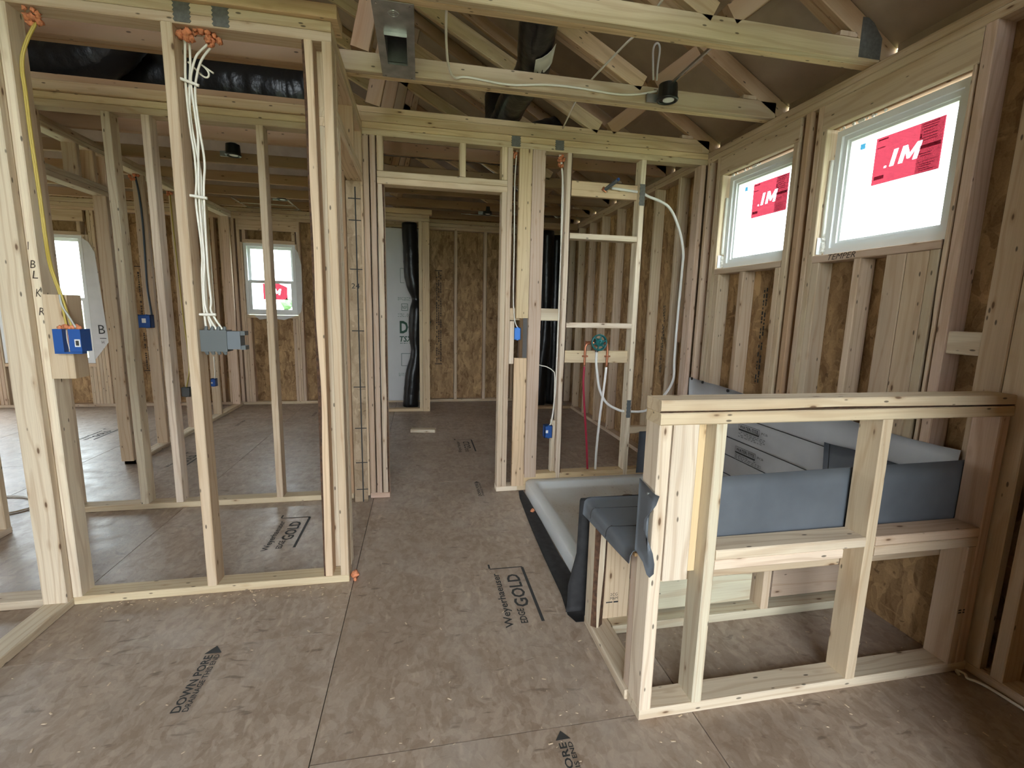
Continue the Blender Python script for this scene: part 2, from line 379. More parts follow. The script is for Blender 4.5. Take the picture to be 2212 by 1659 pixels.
# lettering on the floor (reads away from the viewer)
def stamp(x0, y0, ln, k=1.0):
    text(floor, 'Weyerhaeuser', (x0+.05*k, y0, 0), Y_, NX, ln, .047*k, INK, bold=.012)
    text(floor, 'EDGE', (x0+.105*k, y0+.02, 0), Y_, NX, ln*.24, .032*k, INK, bold=.02)
    text(floor, 'GOLD', (x0+.138*k, y0+.13*ln/.41, 0), Y_, NX, ln*.64, .066*k, INK, bold=.02)
    strokes(floor, (x0, y0, 0), X_, Y_, [(0, ln+.05, 0, ln+.09, .01), (0, ln+.045, .172*k, ln+.045, .008), (.17*k, ln+.04, .17*k, .02, .014)], INK)
stamp(.345, 1.755, .415); stamp(-.862, 2.58, .37); stamp(.345, 4.235, .38, .98); stamp(-3.25, 5.05, .38, .9); stamp(-2.05, 4.12, .33, .9)
def arrow(x0, y0, ln, s=1.0):
    text(floor, 'DOWN PORE', (x0+.032*s, y0, 0), Y_, NX, ln, .030*s, INK, bold=.02)
    text(floor, 'DRAINAGE THIS END', (x0+.056*s, y0, 0), Y_, NX, ln, .019*s, INK, bold=.015)
    mesh_obj('printed_mark', [(x0-.005*s, y0+ln+.01, .0012), (x0+.056*s, y0+ln+.01, .0012), (x0+.025*s, y0+ln+.052*s, .0012)], [(0, 1, 2)], INK, floor)
arrow(-.812, 1.523, .262); arrow(.411, .935, .27, .8); arrow(.405, 3.18, .25, .8); arrow(-2.005, 5.49, .24, .6); arrow(-1.3, 5.9, .2, .6)
# small wood chips and shavings lying about
rg = random.Random(5); cb = MB()
for _ in range(330):
    t = rg.random()
    if t < .55: x, y = rg.uniform(-1.5, 1.9), rg.uniform(.95, 2.2)
    elif t < .75: x, y = rg.uniform(-1.4, -.4), 2.17+rg.gauss(0, .035)
    else: x, y = rg.uniform(.2, 2.0), rg.uniform(.95, 1.65)
    a = rg.uniform(0, 6.3); l = rg.choice((.003, .004, .005, .008)); h = .0015; q = Vector((math.cos(a)*l, math.sin(a)*l, 0)); p = Vector((-q.y, q.x, 0))*.35
    c = Vector((x, y, .0006)); cb.add([c-q-p, c+q-p, c+q+p, c-q+p, c+Vector((0, 0, h))], [(0, 1, 4), (1, 2, 4), (2, 3, 4), (3, 0, 4)])
tag(cb.build('wood_shavings', DEBRIS), 'pale wood chips scattered over the subfloor', 'debris', kind='stuff')

# ------------------------------------------------------------------ roof shell and trusses
roof = root('roof', 'dark brown roof sheathing on the underside of the slope', 'roof', (0, 0, 2.5), kind='structure')
SL = .583
def zt(x): return 2.725 - SL*(x-1.84)      # top of top chords
RX = -3.2
def slab(a, b, y0, y1):
    f = lambda x: (zt(x) if x >= RX else zt(2*RX-x))
    vs = [(x, y, f(x)+t) for x in (a, b) for y in (y0, y1) for t in (.003, .016)]
    mesh_obj('roof_panel', vs, [(0, 1, 3, 2), (4, 6, 7, 5), (0, 4, 5, 1), (2, 3, 7, 6), (0, 2, 6, 4), (1, 5, 7, 3)], ROOF, roof)
xs = [2.152, 1.70, .65, -.40, -1.45, -2.5, -3.2, -4.25, -5.3, -6.35, -7.4, -8.45, -9.1]
ysr = [-3.4, -1.0, 1.44, 3.88, 6.32, 7.1]
for a, b in zip(xs[1:], xs[:-1]):
    for c, d in zip(ysr[:-1], ysr[1:]): slab(a, b, c+.001, d-.001)
ZC = 2.474
ord_ = ['nearest', 'second', 'third', 'fourth', 'fifth', 'sixth', 'seventh', 'eighth']
def truss(y0, n, label, cols, detail=True, plate=True):
    """n plies of 38 mm from y0 (front face)"""
    T = root('roof_truss', label, 'roof truss', (0, y0, ZC), 'roof trusses')
    for k in range(n):
        a, b = y0 + .0385*k, y0+.0385*k+.038
        L('bottom_chord', T, -.42 if detail else -8.45, 2.06, a, b, ZC, ZC+.089, cols[k % len(cols)])
        if detail: L('bottom_chord', T, -8.45, -.421, a, b, ZC, ZC+.089, DEEP)  # left length coloured darker to stand in for the deep shade there
        for x0, x1 in ((2.135, RX), (-8.55, RX)):
            sg = 1 if x0 > RX else -1; cz = .0515
            f = lambda x: zt(x) if x >= RX else zt(2*RX-x)
            piece('top_chord', T, (x0, (a+b)/2, f(x0)-cz), (x1+sg*.01, (a+b)/2, f(x1+sg*.01)-cz), (0, 1, 0), .038, .089, BROWN)
        my = (a+b)/2
        def web(p, q, c): piece('web', T, (p[0], my, p[1]), (q[0], my, q[1]), (0, 1, 0), .038, .089, c)
        web((1.22, ZC+.10), (-1.15, 3.80), GOLD if k == 0 else TAN)
        web((1.30, ZC+.10), (1.545, zt(1.545)-.13), DEEP)
        web((-.28, ZC+.10), (-.02, zt(-.02)-.13), BROWN)
        web((-4.4, ZC+.1), (-3.25, 5.4), BROWN)
        web((1.885, ZC+.09), (1.885, zt(1.885)-.115), TAN)
    if plate:
        b = MB(); fy = y0-.0012
        pts = [(1.945, ZC+.012), (2.06, ZC+.012), (2.06, ZC+.10), (1.99, ZC+.175), (1.945, ZC+.175)]
        b.add([(x, fy, z) for x, z in pts]+[(x, y0, z) for x, z in pts], [(0, 1, 2, 3, 4)]+[(i, 5+i, 5+(i+1) % 5, (i+1) % 5) for i in range(5)])
        b.build('gusset_plate', PLATE, T)  # dark steel colour includes the shade at the truss heel
    return T
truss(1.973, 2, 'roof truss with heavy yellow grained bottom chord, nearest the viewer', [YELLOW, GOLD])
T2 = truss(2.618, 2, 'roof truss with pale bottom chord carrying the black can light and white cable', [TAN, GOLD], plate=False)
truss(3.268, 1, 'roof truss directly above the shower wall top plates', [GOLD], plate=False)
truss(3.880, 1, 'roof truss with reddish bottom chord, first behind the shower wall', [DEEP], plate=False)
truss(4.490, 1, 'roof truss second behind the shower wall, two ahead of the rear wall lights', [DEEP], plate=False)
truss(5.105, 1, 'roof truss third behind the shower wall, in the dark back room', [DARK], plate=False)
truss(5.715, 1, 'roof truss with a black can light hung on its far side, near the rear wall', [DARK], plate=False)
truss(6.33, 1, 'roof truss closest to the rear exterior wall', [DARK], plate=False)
truss(1.36, 1, 'roof truss overhead whose web shows at the top right corner', [TAN], plate=False)
truss(.75, 1, 'roof truss straight overhead of the viewer, out of the top edge', [TAN], detail=False, plate=False)

# ------------------------------------------------------------------ interior framed walls
TP = [(2.388, 2.426), (2.427, 2.465)]     # double top plate
NAILER = (2.466, 2.519)
def wall(name, label, loc): return root(name, label, 'framed wall', loc, kind='structure')
S0, S1 = .038, 2.388
# A : the stud wall left of the passage
A = wall('wall_front', 'open stud wall left of the passage with gray switch box and wires', (-.9, 2.21, 0))
YA0, YA1 = 2.21, 2.299
L('bottom_plate', A, -3.4, -1.602, YA0, YA1, 0, .038, PALE); L('bottom_plate', A, -1.600, -.345, YA0, YA1, 0, .038, YELLOW)
L('stud', A, -1.505, -1.467, YA0, YA1, S0, S1, PALE)
L('stud', A, -.968, -.927, YA0, YA1, S0, S1, TAN)
L('stud', A, -.4615, -.420, YA0+.002, YA1, S0, S1, YELLOW, wane={1: .010, 2: .013}, bow=.004)
L('stud', A, -.384, -.346, YA0, YA1, S0, S1, TAN)
L('stud', A, -2.2, -2.16, YA0, YA1, S0, S1); L('stud', A, -2.9, -2.86, YA0, YA1, S0, S1)
L('stud', A, -1.640, -1.602, YA0+.045, YA1+.02, S0, S1, BROWN, wane={2: .02, 1: .01})
for (a, b), c in zip(TP, (TAN, YELLOW)): L('top_plate', A, -3.4, -.345, YA0, YA1, a, b, c)
L('nailer', A, -3.4, -.318, YA0-.022, YA1+.036, *NAILER, GOLD)
for x in (-.918, -.782): nail_plate(A, (x, YA0, 2.392), X_, Z_, .058, .070)
L('blocking', A, -1.465, -1.380, YA0-.012, YA0+.076, 1.008, 1.345, TAN)
for i, (ch, x, z) in enumerate((('1', -1.497, 1.515), ('B', -1.497, 1.445), ('L', -1.494, 1.405), ('K', -1.490, 1.335), ('R', -1.488, 1.262))):
    text(A, ch, (x+.002, YA0, z), X_, Z_, .006 if ch == '1' else .019, .030, INKB, name='handwriting', shear=.2)
# B : wall running toward the viewer on the left
B = wall('wall_left', 'stud wall running toward the viewer at the left edge', (-1.55, 2.2, 0))
L('bottom_plate', B, -1.587, -1.497, -1.0, 2.208, 0, .038, PALE)
L('stud', B, -1.587, -1.497, 2.170, 2.208, S0, S1, PALE)
for y in (-.9, .40): L('stud', B, -1.587, -1.497, y-.4, y-.362, S0, S1)
for a, b in TP: L('top_plate', B, -1.587, -1.497, -1.3, 2.208, a, b)
# C : second stud wall behind A
C_ = wall('wall_middle', 'second open stud wall seen through the front studs', (-1.3, 3.25, 0))
YC0, YC1 = 3.255, 3.344
L('bottom_plate', C_, -2.298, -.46, YC0, YC1, 0, .038, TAN)
for x0, x1, c in ((-1.768, -1.724, PALE), (-1.566, -1.524, PALE), (-.958, -.917, TAN), (-2.16, -2.12, TAN)): L('stud', C_, x0, x1, YC0, YC1, S0, S1, c)
L('stud', C_, -.498, -.456, YC0, YC1, S0, S1, BROWN)
for (a, b), c in zip(TP, (TAN, GOLD)): L('top_plate', C_, -2.298, -.346, YC0, YC1, a, b, c)
L('nailer', C_, -2.298, -.346, YC0-.02, YC1, *NAILER, GOLD)
# D : wall with the doorway on the left of the passage
D = wall('wall_passage', 'short wall with an open doorway beside the passage', (-.39, 2.7, 0))
XD0, XD1 = -.434, -.345
L('trimmer_stud', D, XD0, XD1, 2.300, 2.337, S0, 2.095, PALE); L('trimmer_stud', D, XD0, XD1, 2.338, 2.374, S0, 2.095, PALE)
L('stud', D, XD0, XD1, 3.206, 3.243, S0, 2.388, TAN)
for (a, b), c in zip(TP, (TAN, YELLOW)): L('top_plate', D, XD0, XD1, 2.300, 3.244, a, b, c)
L('header', D, XD0, XD1, 2.300, 3.205, 2.096, 2.133, YELLOW); L('header', D, XD0, XD1, 2.300, 3.205, 2.134, 2.172, YELLOW)
L('cripple_stud', D, XD0, XD1, 2.83, 2.868, 2.172, 2.388, BROWN); L('cripple_stud', D, XD0, XD1, 2.300, 2.337, 2.172, 2.388, YELLOW)
MB().box(-.443, -.357, 3.193, 3.205, .0, 2.094).build('osb_strip', OSBS, D)
tk = [(.055, .0, .055, 2.06, .008)] + [(.012, z, .088, z, .006) for z in (.09, .28, .52, .80, 1.17, 1.56, 1.86, 1.99)]
strokes(D, (-.443, 3.193, 0), X_, Z_, tk, INK)
text(D, '24', (-.425, 3.193, 1.44), X_, Z_, .05, .032, INK, name='handwriting')
# E : shower wall with doorway
E_ = wall('wall_shower', 'stud wall facing the viewer with doorway and shower valve', (.8, 3.25, 0))
YE0, YE1 = 3.245, 3.334
L('bottom_plate', E_, -.344, -.214, YE0, YE1, 0, .038, PINK); L('bottom_plate', E_, .545, .70, YE0, YE1, 0, .038, PALE); L('bottom_plate', E_, .70, 2.044, YE0+.001, YE1, .0, .125, GOLD)
for x0, x1, z1, c in ((-.344, -.309, S1, PINK), (-.300, -.267, S1, PINK), (-.258, -.217, 2.100, PALE), (.547, .582, 2.105, TAN), (.583, .618, S1, TAN)):
    L('stud', E_, x0, x1, YE0, YE1, S0, z1, c, wane={3: .01} if x0 == -.258 else None)
L('header', E_, -.258, .582, YE0, YE1, 2.102, 2.141, YELLOW); L('header', E_, -.258, .582, YE0, YE1, 2.142, 2.181, YELLOW)
for x0, x1 in ((-.258, -.220), (.265, .304), (.543, .582)): L('cripple_stud', E_, x0, x1, YE0, YE1, 2.182, S1, YELLOW)
for (a, b), c in zip(TP, (YELLOW, GOLD)): L('top_plate', E_, -.344, 2.044, YE0, YE1, a, b, c)
L('nailer', E_, -.42, 1.99, YE0-.004, YE0+.020, *NAILER, GOLD)
nail_plate(E_, (.605, YE0, 2.396), X_, Z_, .060, .066); nail_plate(E_, (.905, YE0, 2.398), X_, Z_, .060, .062)
L('flat_board', E_, .662, .750, YE0-.003, YE0+.036, 1.272, S1, GOLD); L('flat_board', E_, .657, .749, YE0-.003, YE0+.036, S0, .99, GOLD)
L('stud', E_, .752, .842, YE0-.002, YE0+.038, .10, S1, PINK)
L('blocking', E_, .605, .700, YE1-.040, YE1, 1.256, 1.341, TAN); L('blocking', E_, .842, .993, YE0+.045, YE0+.083, 1.257, 1.343, PALE)
L('board_scrap', E_, .619, .652, YE0, YE0+.03, .95, 1.25, PALE)
L('stud', E_, .994, 1.032, YE0, YE1, S0, S1, PALE, wane={3: .006}); L('stud', E_, 1.535, 1.573, YE0, YE1, S0, S1, PALE)
L('stud', E_, .962, .993, YE0+.04, YE1, .04, .52, PALE)
L('blocking', E_, 1.032, 1.535, YE0+.045, YE0+.083, 2.126, 2.226, GOLD); L('blocking', E_, 1.032, 1.535, YE0, YE1, 1.830, 1.868, PALE)
L('blocking', E_, 1.032, 1.535, YE0, YE1, 1.211, 1.248, PALE); L('blocking', E_, 1.032, 1.535, YE0+.045, YE0+.083, .952, 1.042, YELLOW)
L('blocking', E_, 1.573, 1.96, YE0+.04, YE1, .40, .455, TAN)
L('stud', E_, 1.998, 2.036, YE0, YE1, S0, S1, PINK)
nail_plate(E_, (1.533, YE0, 2.08), X_, Z_, .040, .145); nail_plate(E_, (1.535, YE0, .537), X_, Z_, .032, .136, mat=GRAY)
# H : wall between back bedroom and left room
H = wall('wall_inner', 'long stud wall in the back running away from the viewer with a doorway', (-2.35, 4.6, 0))
XH0, XH1 = -2.39, -2.301
L('bottom_plate', H, XH0, XH1, 2.31, 3.02, 0, .038, PALE); L('bottom_plate', H, XH0, XH1, 4.24, 6.66, 0, .038, PALE)
for y, z1, c in ((2.55, S1, BROWN), (2.98, S1, TAN), (4.24, S1, PINK), (4.74, S1, TAN), (5.34, S1, TAN), (5.96, S1, TAN), (6.56, S1, PINK)): L('stud', H, XH0, XH1, y, y+.038, 0 if y == 4.24 else S0, z1, c)
L('trimmer_stud', H, XH0, XH1, 4.201, 4.239, S0, 2.10, TAN)
for (a, b), c in zip(TP, (PALE, TAN)): L('top_plate', H, XH0, XH1, 2.31, 6.66, a, b, c)
L('header', H, XH0, XH1, 3.02, 4.238, 2.100, 2.137, PALE); L('header', H, XH0, XH1, 3.02, 4.238, 2.138, 2.175, PALE)
for y in (3.3, 3.93, 4.10): L('cripple_stud', H, XH0, XH1, y, y+.038, 2.175, 2.388, TAN)
# K : chase wall in the back room
K = wall('wall_chase', 'framed duct chase in the dark back room', (-.1, 6.1, 0))
YK0, YK1 = 6.08, 6.169
L('bottom_plate', K, -.91, .036, YK0, YK1, 0, .038, GOLD); L('stud', K, -.004, .035, YK0, YK1, S0, 2.375, TAN); L('stud', K, .037, .126, YK0-.01, YK0+.028, 0, 2.37, GOLD)
L('top_plate', K, -.91, .126, YK0, YK1, 2.376, 2.414, TAN); L('top_plate', K, -.91, .126, YK0, YK1, 2.415, 2.453, TAN); L('nailer', K, -.91, .157, YK0-.02, YK1, 2.455, 2.515, GOLD)
L('stud', K, -.90, -.862, YK0, YK1, S0, 2.375, TAN)
L('stud', K, 1.30, 1.34, YK0, YK1, S0, 2.375, BROWN); L('top_plate', K, 1.30, 2.04, YK0, YK1, 2.376, 2.453, BROWN); L('bottom_plate', K, 1.30, 2.04, YK0, YK1, 0, .038, BROWN)

# ------------------------------------------------------------------ exterior walls
XR0, XR1 = 2.046, 2.135
R = wall('wall_right', 'exterior stud wall on the right with two high windows', (2.09, 2.2, 0))
L('bottom_plate', R, XR0, XR1, -3.1, 6.70, 0, .038, TAN)
for a, b, c in ((2.398, 2.435, TAN), (2.436, 2.473, TAN)):
    for y0, y1 in ((-3.1, .90), (.902, 3.30), (3.302, 6.70)): L('top_plate', R, XR0, XR1, y0, y1, a, b, c)
def studR(y0, y1, z0=S0, z1=2.398, c=None, **kw): return L('stud', R, XR0, XR1, y0, y1, z0, z1, c, **kw)
W1 = (2.429, 3.053, 1.645, 2.272); W2 = (1.572, 2.205, 1.645, 2.272)
for y0, y1, c in ((.30, .338, TAN), (-.1, -.062, TAN), (-.9, -.862, TAN), (-1.7, -1.662, TAN), (1.127, 1.165, TAN), (2.242, 2.277, TAN), (2.322, 2.360, BROWN), (3.092, 3.128, TAN), (3.207, 3.243, PINK), (3.345, 3.383, TAN), (3.60, 3.638, TAN), (3.99, 4.028, TAN), (4.39, 4.428, TAN), (4.80, 4.838, TAN), (5.22, 5.258, TAN), (5.62, 5.658, TAN), (6.02, 6.058, TAN), (6.42, 6.458, TAN)): studR(y0, y1, c=c)
studR(1.498, 1.538, c=PINK)
for y0, y1 in ((1.548, 1.571), (2.206, 2.241), (2.391, 2.428), (3.054, 3.091)): studR(y0, y1, z1=2.272, c=TAN, wane={1: .018} if y0 == 1.548 else None)
for y0, y1 in ((1.920, 1.957), (2.160, 2.205), (2.430, 2.472), (2.745, 2.787), (3.001, 3.053), (1.573, 1.611)): L('cripple_stud', R, XR0, XR1, y0, y1, S0, 1.606, TAN)
for y0, y1 in ((1.612, 1.704), (1.706, 1.795)): L('flat_board', R, XR0, XR0+.038, y0, y1, S0, 1.605, random.choice((TAN, PINK)))
for y0, y1 in ((1.197, 1.287), (1.290, 1.379)): L('flat_board', R, XR0-.001, XR0+.037, y0, y1, S0, 2.398, TAN)
L('flat_board', R, XR0-.002, XR0+.036, 3.385, 3.475, 1.10, 1.84, DEEP)
L('blocking', R, XR0+.010, XR0+.048, 1.380, 1.497, 1.195, 1.283, PALE)
for y0, y1, zz in ((1.537, 2.241, 0), (2.391, 3.091, 0)):
    L('header', R, XR0, XR0+.038, y0+.002, y1-.002, 2.273, 2.397, TAN); L('header', R, XR0+.05, XR1-.001, y0+.002, y1-.002, 2.273, 2.397, BROWN)
for y0, y1, _, _ in (W1, W2): L('rough_sill', R, XR0, XR1, y0, y1, 1.607, 1.645, PINK)
def osbx(x, y0, y1, z0, z1, par, t=.011): return MB().box(x, x+t, y0+.001, y1-.001, z0, z1).build('sheathing_panel', OSBW, par)
for y0, y1, z0, z1 in ((-3.2, -.4, 0, 2.52), (-.4, 1.572, 0, 2.52), (1.572, 2.205, 0, 1.645), (1.572, 2.205, 2.272, 2.52), (2.205, 2.429, 0, 2.52), (2.429, 3.053, 0, 1.645), (2.429, 3.053, 2.272, 2.52), (3.053, 4.85, 0, 2.52), (4.85, 6.79, 0, 2.52)): osbx(XR1+.001, y0, y1, z0, z1, R)
# blocks that close the eave between trusses, with slits left beside each truss
for a, b in ((-3.2, .70), (.82, 1.31), (1.42, 1.96), (2.08, 2.605), (2.725, 3.255), (3.33, 3.87), (3.94, 4.48), (4.55, 5.09), (5.16, 5.70), (5.77, 6.31), (6.38, 6.79)):
    MB().box(XR1+.002, XR1+.012, a, b, 2.521, 2.60).build('eave_panel', ROOF, R)
text(R, 'TEMPER', (XR0, 2.105, 1.614), NY, Z_, .155, .028, INKB, name='handwriting', shear=.3)
scribble(R, (XR0, 1.262, 1.93), NY, Z_, .045, .03, 2, INKB, seed=3)
for y, z0 in ((2.61, .9), (3.85, .8)): scribble(R, (XR1, y, z0), Z_, Y_, .6, .045, 2, INK, seed=int(y*10))
# rear exterior wall (windows of the left room and the back bedroom)
RW = wall('wall_rear', 'far exterior stud wall with golden strand board and bright windows', (-1, 6.75, 0))
YR0, YR1 = 6.70, 6.789
WA = (-2.205, -1.580, 1.19, 2.105); WB = (-4.93, -3.972, .55, 2.10)
L('bottom_plate', RW, -8.4, XH0-.002, YR0, YR1, 0, .038, TAN); L('bottom_plate', RW, XH0, 2.044, YR0, YR1, 0, .038, TAN)
for a, b, c in ((2.388, 2.426, TAN), (2.427, 2.472, TAN)): L('top_plate', RW, -8.4, XH0, YR0, YR1, a, b, c); L('top_plate', RW, XH0, 2.044, YR0, YR1, a, b, c)
L('nailer', RW, -8.4, 2.04, YR0-.02, YR1, 2.474, 2.52, TAN)
def studI(x0, x1, z0=S0, z1=2.388, c=TAN, n='stud'): return L(n, RW, x0, x1, YR0, YR1, z0, z1, c)
for x0, x1 in ((-2.33, -2.292), (-2.269, -2.231), (-1.555, -1.517), (-1.20, -1.162), (-.8, -.762), (-.4, -.362), (.08, .118), (.478, .519), (.889, .931), (1.30, 1.338), (1.70, 1.738), (-2.80, -2.762), (-3.20, -3.162), (-3.60, -3.562), (-3.862, -3.826), (-3.899, -3.863), (-4.99, -4.952), (-5.03, -4.992), (-5.25, -5.212), (-8.2, -8.162), (-6.7, -6.66), (-2.56, -2.522), (-2.47, -2.392)): studI(x0, x1)
for x0, x1 in ((-2.230, -2.207), (-1.578, -1.557), (-3.935, -3.900), (-3.971, -3.936), (-4.951, -4.931)): studI(x0, x1, z1=2.105, n='trimmer_stud')
for x0, x1 in ((-2.205, -2.157), (-1.648, -1.616), (-1.615, -1.58)): studI(x0, x1, z1=1.15, n='cripple_stud')
for x0, x1 in ((-4.05, -4.012), (-4.011, -3.973), (-4.9, -4.862), (-4.45, -4.412)): studI(x0, x1, z1=.51, n='cripple_stud')
for (x0, x1, z0, z1) in (WA, WB):
    L('rough_sill', RW, x0, x1, YR0, YR1, z0-.039, z0-.001, TAN)
    L('header', RW, x0-.06, x1+.035, YR0, YR0+.038, 2.258, 2.387, TAN); L('header', RW, x0, x1, YR0, YR1, z1+.001, z1+.038, TAN)
    L('cripple_stud', RW, x0, x0+.04, YR0, YR1, z1+.039, 2.257, TAN); L('cripple_stud', RW, x1-.04, x1, YR0, YR1, z1+.039, 2.257, TAN)
def osby(y, x0, x1, z0, z1, par): return MB().box(x0+.001, x1-.001, y, y+.011, z0, z1).build('sheathing_panel', OSBW, par)
for x0, x1, z0, z1 in ((-8.52, -8.1, 0, 2.6), (-8.1, -5.25, 2.1, 2.6), (-5.25, -4.93, 0, 2.6), (-4.93, -3.972, 0, .55), (-4.93, -3.972, 2.1, 2.6), (-3.972, -2.77, 0, 2.6), (-2.77, -2.205, 0, 2.6), (-2.205, -1.58, 0, 1.19), (-2.205, -1.58, 2.105, 2.6), (-1.58, -.38, 0, 2.6), (-.38, .90, 0, 2.6), (.90, 2.146, 0, 2.6)): osby(YR1+.001, x0, x1, z0, z1, RW)
osby(YR1-.02, .945, 1.08, 1.356, 2.168, RW)['label'] = 'dark brown patch panel'
b = MB(); b.add([(x, y, z) for y in (YR1+.013, YR1+.024) for x, z in ((-8.6, 2.6), (2.2, 2.6), (2.2, zt(2.2)), (RX, zt(RX)), (-8.6, zt(2*RX+8.6)))], [(0, 1, 2, 3, 4), (9, 8, 7, 6, 5)]); b.build('gable_panel', ROOF, RW)
scribble(RW, (.225, YR1, .56), Z_, NX, 1.28, -.085, 3, INKB, seed=8); strokes(RW, (.215, YR1, 0), X_, Z_, [(0, .54, .10, .54, .012), (0, 1.85, .10, 1.85, .012)], INKB)
scribble(RW, (-3.47, YR1, .47), Z_, NX, 1.27, -.11, 3, INKB, seed=9); strokes(RW, (-3.49, YR1, 0), X_, Z_, [(0, .45, .13, .45, .012), (0, 1.76, .13, 1.76, .012)], INKB)
b = MB(); b.add([(-3.968, 6.693, 2.07), (-3.90, 6.693, 2.02), (-3.845, 6.69, 1.90), (-3.80, 6.692, .82), (-3.92, 6.694, .66), (-3.968, 6.694, .60)], [(0, 1, 2, 3, 4, 5)]); hw = b.build('housewrap_flap', WRAP, RW)
text(RW, 'B', (-3.895, 6.690, .92), X_, Z_, .07, .11, INK); text(RW, 'H', (-3.875, 6.690, .80), X_, Z_, .025, .035, INK); strokes(RW, (-3.89, 6.690, .865), X_, Z_, [(0, 0, .07, 0, .008)], INK)
b = MB(); b.add([(-1.582, 6.694, 2.06), (-1.545, 6.693, 2.0), (-1.51, 6.693, 1.85), (-1.515, 6.693, 1.38), (-1.54, 6.694, 1.24), (-1.582, 6.694, 1.19)], [(0, 1, 2, 3, 4, 5)]); b.build('housewrap_flap', WRAP, RW)
b = MB(); b.add([(-2.12, 6.692, 1.188), (-1.6, 6.692, 1.188), (-1.75, 6.69, 1.13), (-1.9, 6.69, 1.15), (-2.05, 6.69, 1.13)], [(0, 4, 3, 2, 1)]); b.build('housewrap_flap', WRAP, RW)
# left exterior wall and the wall behind the viewer, both with big openings that let the daylight in
LW = wall('wall_exterior', 'far left exterior wall with tall window openings', (-8.46, 2, 0))
for y0, y1, z0, z1 in ((-3.2, 1.4, 0, 2.52), (1.4, 2.3, 0, .6), (1.4, 2.3, 2.1, 2.52), (2.3, 3.8, 0, 2.52), (3.8, 5.0, 0, .5), (3.8, 5.0, 2.15, 2.52), (5.0, 6.79, 0, 2.52)): osbx(-8.531, y0, y1, z0, z1, LW)
BW = wall('wall_back', 'unseen partly sheathed wall behind the viewer, opened to let light in', (-1, -3.2, 0))  # unseen end wall; its gap and gable panels are arranged to steer daylight
for x in (-8.4, -7.2, -6.0, -4.8, -3.6, -1.6, 1.15, 2.0): L('stud', BW, x, x+.038, -3.2, -3.111, 0, 2.388, TAN)
L('header', BW, -8.45, 2.04, -3.2, -3.111, 2.389, 2.47, TAN)
for x0, x1 in ((-8.52, -6.7), (-6.7, -4.9), (-4.9, -3.2), (-3.2, -1.57), (1.15, 2.146)): osby(-3.213, x0, x1, 0, 2.6, BW)
b = MB(); b.add([(x, y, z) for y in (-3.226, -3.214) for x, z in ((-8.6, 2.6), (-1.57, 2.6), (-1.57, zt(-1.57)), (RX, zt(RX)), (-8.6, zt(2*RX+8.6)))], [(0, 1, 2, 3, 4), (9, 8, 7, 6, 5)]); b.build('gable_panel', ROOF, BW)
b = MB(); b.add([(x, y, z) for y in (-3.226, -3.214) for x, z in ((1.15, 2.6), (2.2, 2.6), (2.2, zt(2.2)), (1.15, zt(1.15)))], [(0, 1, 2, 3), (7, 6, 5, 4)]); b.build('gable_panel', ROOF, BW)
CW = wall('wall_light_block', 'short sheathed wall stub added out of view to block light', (1.7, .5, 0))  # added wall stub, out of view, that shades the right foreground
for x in (1.42, 1.99): L('stud', CW, x, x+.038, .46, .549, S0, 2.388, TAN)
L('bottom_plate', CW, 1.42, 2.04, .46, .549, 0, .038, TAN); L('top_plate', CW, 1.42, 2.04, .46, .549, 2.389, 2.465, TAN)
osby(.448, 1.42, 2.044, 0, 2.46, CW)

# ------------------------------------------------------------------ windows
def frame_rect(mk, a0, a1, z0, z1, wd, d0, d1):
    """four mitred-looking bars; mk(a,d,z) maps to world"""
    b = MB()
    for q in ((a0, a1, z0, z0+wd), (a0, a1, z1-wd, z1), (a0, a0+wd, z0+wd, z1-wd), (a1-wd, a1, z0+wd, z1-wd)):
        vs = [mk(a, d, z) for a in (q[0], q[1]) for d in (d0, d1) for z in (q[2], q[3])]
        b.add(vs, [(0, 1, 3, 2), (4, 6, 7, 5), (0, 4, 5, 1), (2, 3, 7, 6), (0, 2, 6, 4), (1, 5, 7, 3)])
    return b
def film(name, o, xd, yd, outline, box, parent):
    """red film whose M I . letters are left clear, read from outside"""
    c = bpy.data.curves.new('film_outline', 'CURVE'); c.dimensions = '2D'; c.fill_mode = 'BOTH'
    bx, by, bw, bh = box
    Mo = [(x-.10*z, z) for x, z in ((.10, 0), (.10, 1), (.24, 1), (.38, .46), (.52, 1), (.66, 1), (.66, 0), (.53, 0), (.53, .60), (.42, .16), (.34, .16), (.23, .60), (.23, 0))]
    Io = [(.80, 0), (.70, 1), (.83, 1), (.93, 0)]; Do = [(1.03, 0), (1.03, .12), (1.10, .12), (1.10, 0)]
    for pts in [outline] + [[(bx+a*bw, by+b*bh) for a, b in q] for q in (Mo, Io, Do)]:
        sp = c.splines.new('POLY'); sp.points.add(len(pts)-1); sp.use_cyclic_u = True
        for p, q in zip(sp.points, pts): p.co = (q[0], q[1], 0, 1)
    t = bpy.data.objects.new('film_outline', c); COL.objects.link(t); dg = bpy.context.evaluated_depsgraph_get(); me = t.evaluated_get(dg).to_mesh()
    V = [Vector(o)+Vector(xd)*v.co.x+Vector(yd)*v.co.y for v in me.vertices]; F = [tuple(p.vertices) for p in me.polygons]; t.evaluated_get(dg).to_mesh_clear()
    COL.objects.unlink(t); bpy.data.objects.remove(t); bpy.data.curves.remove(c)
    return mesh_obj(name, V, F, RED, parent)
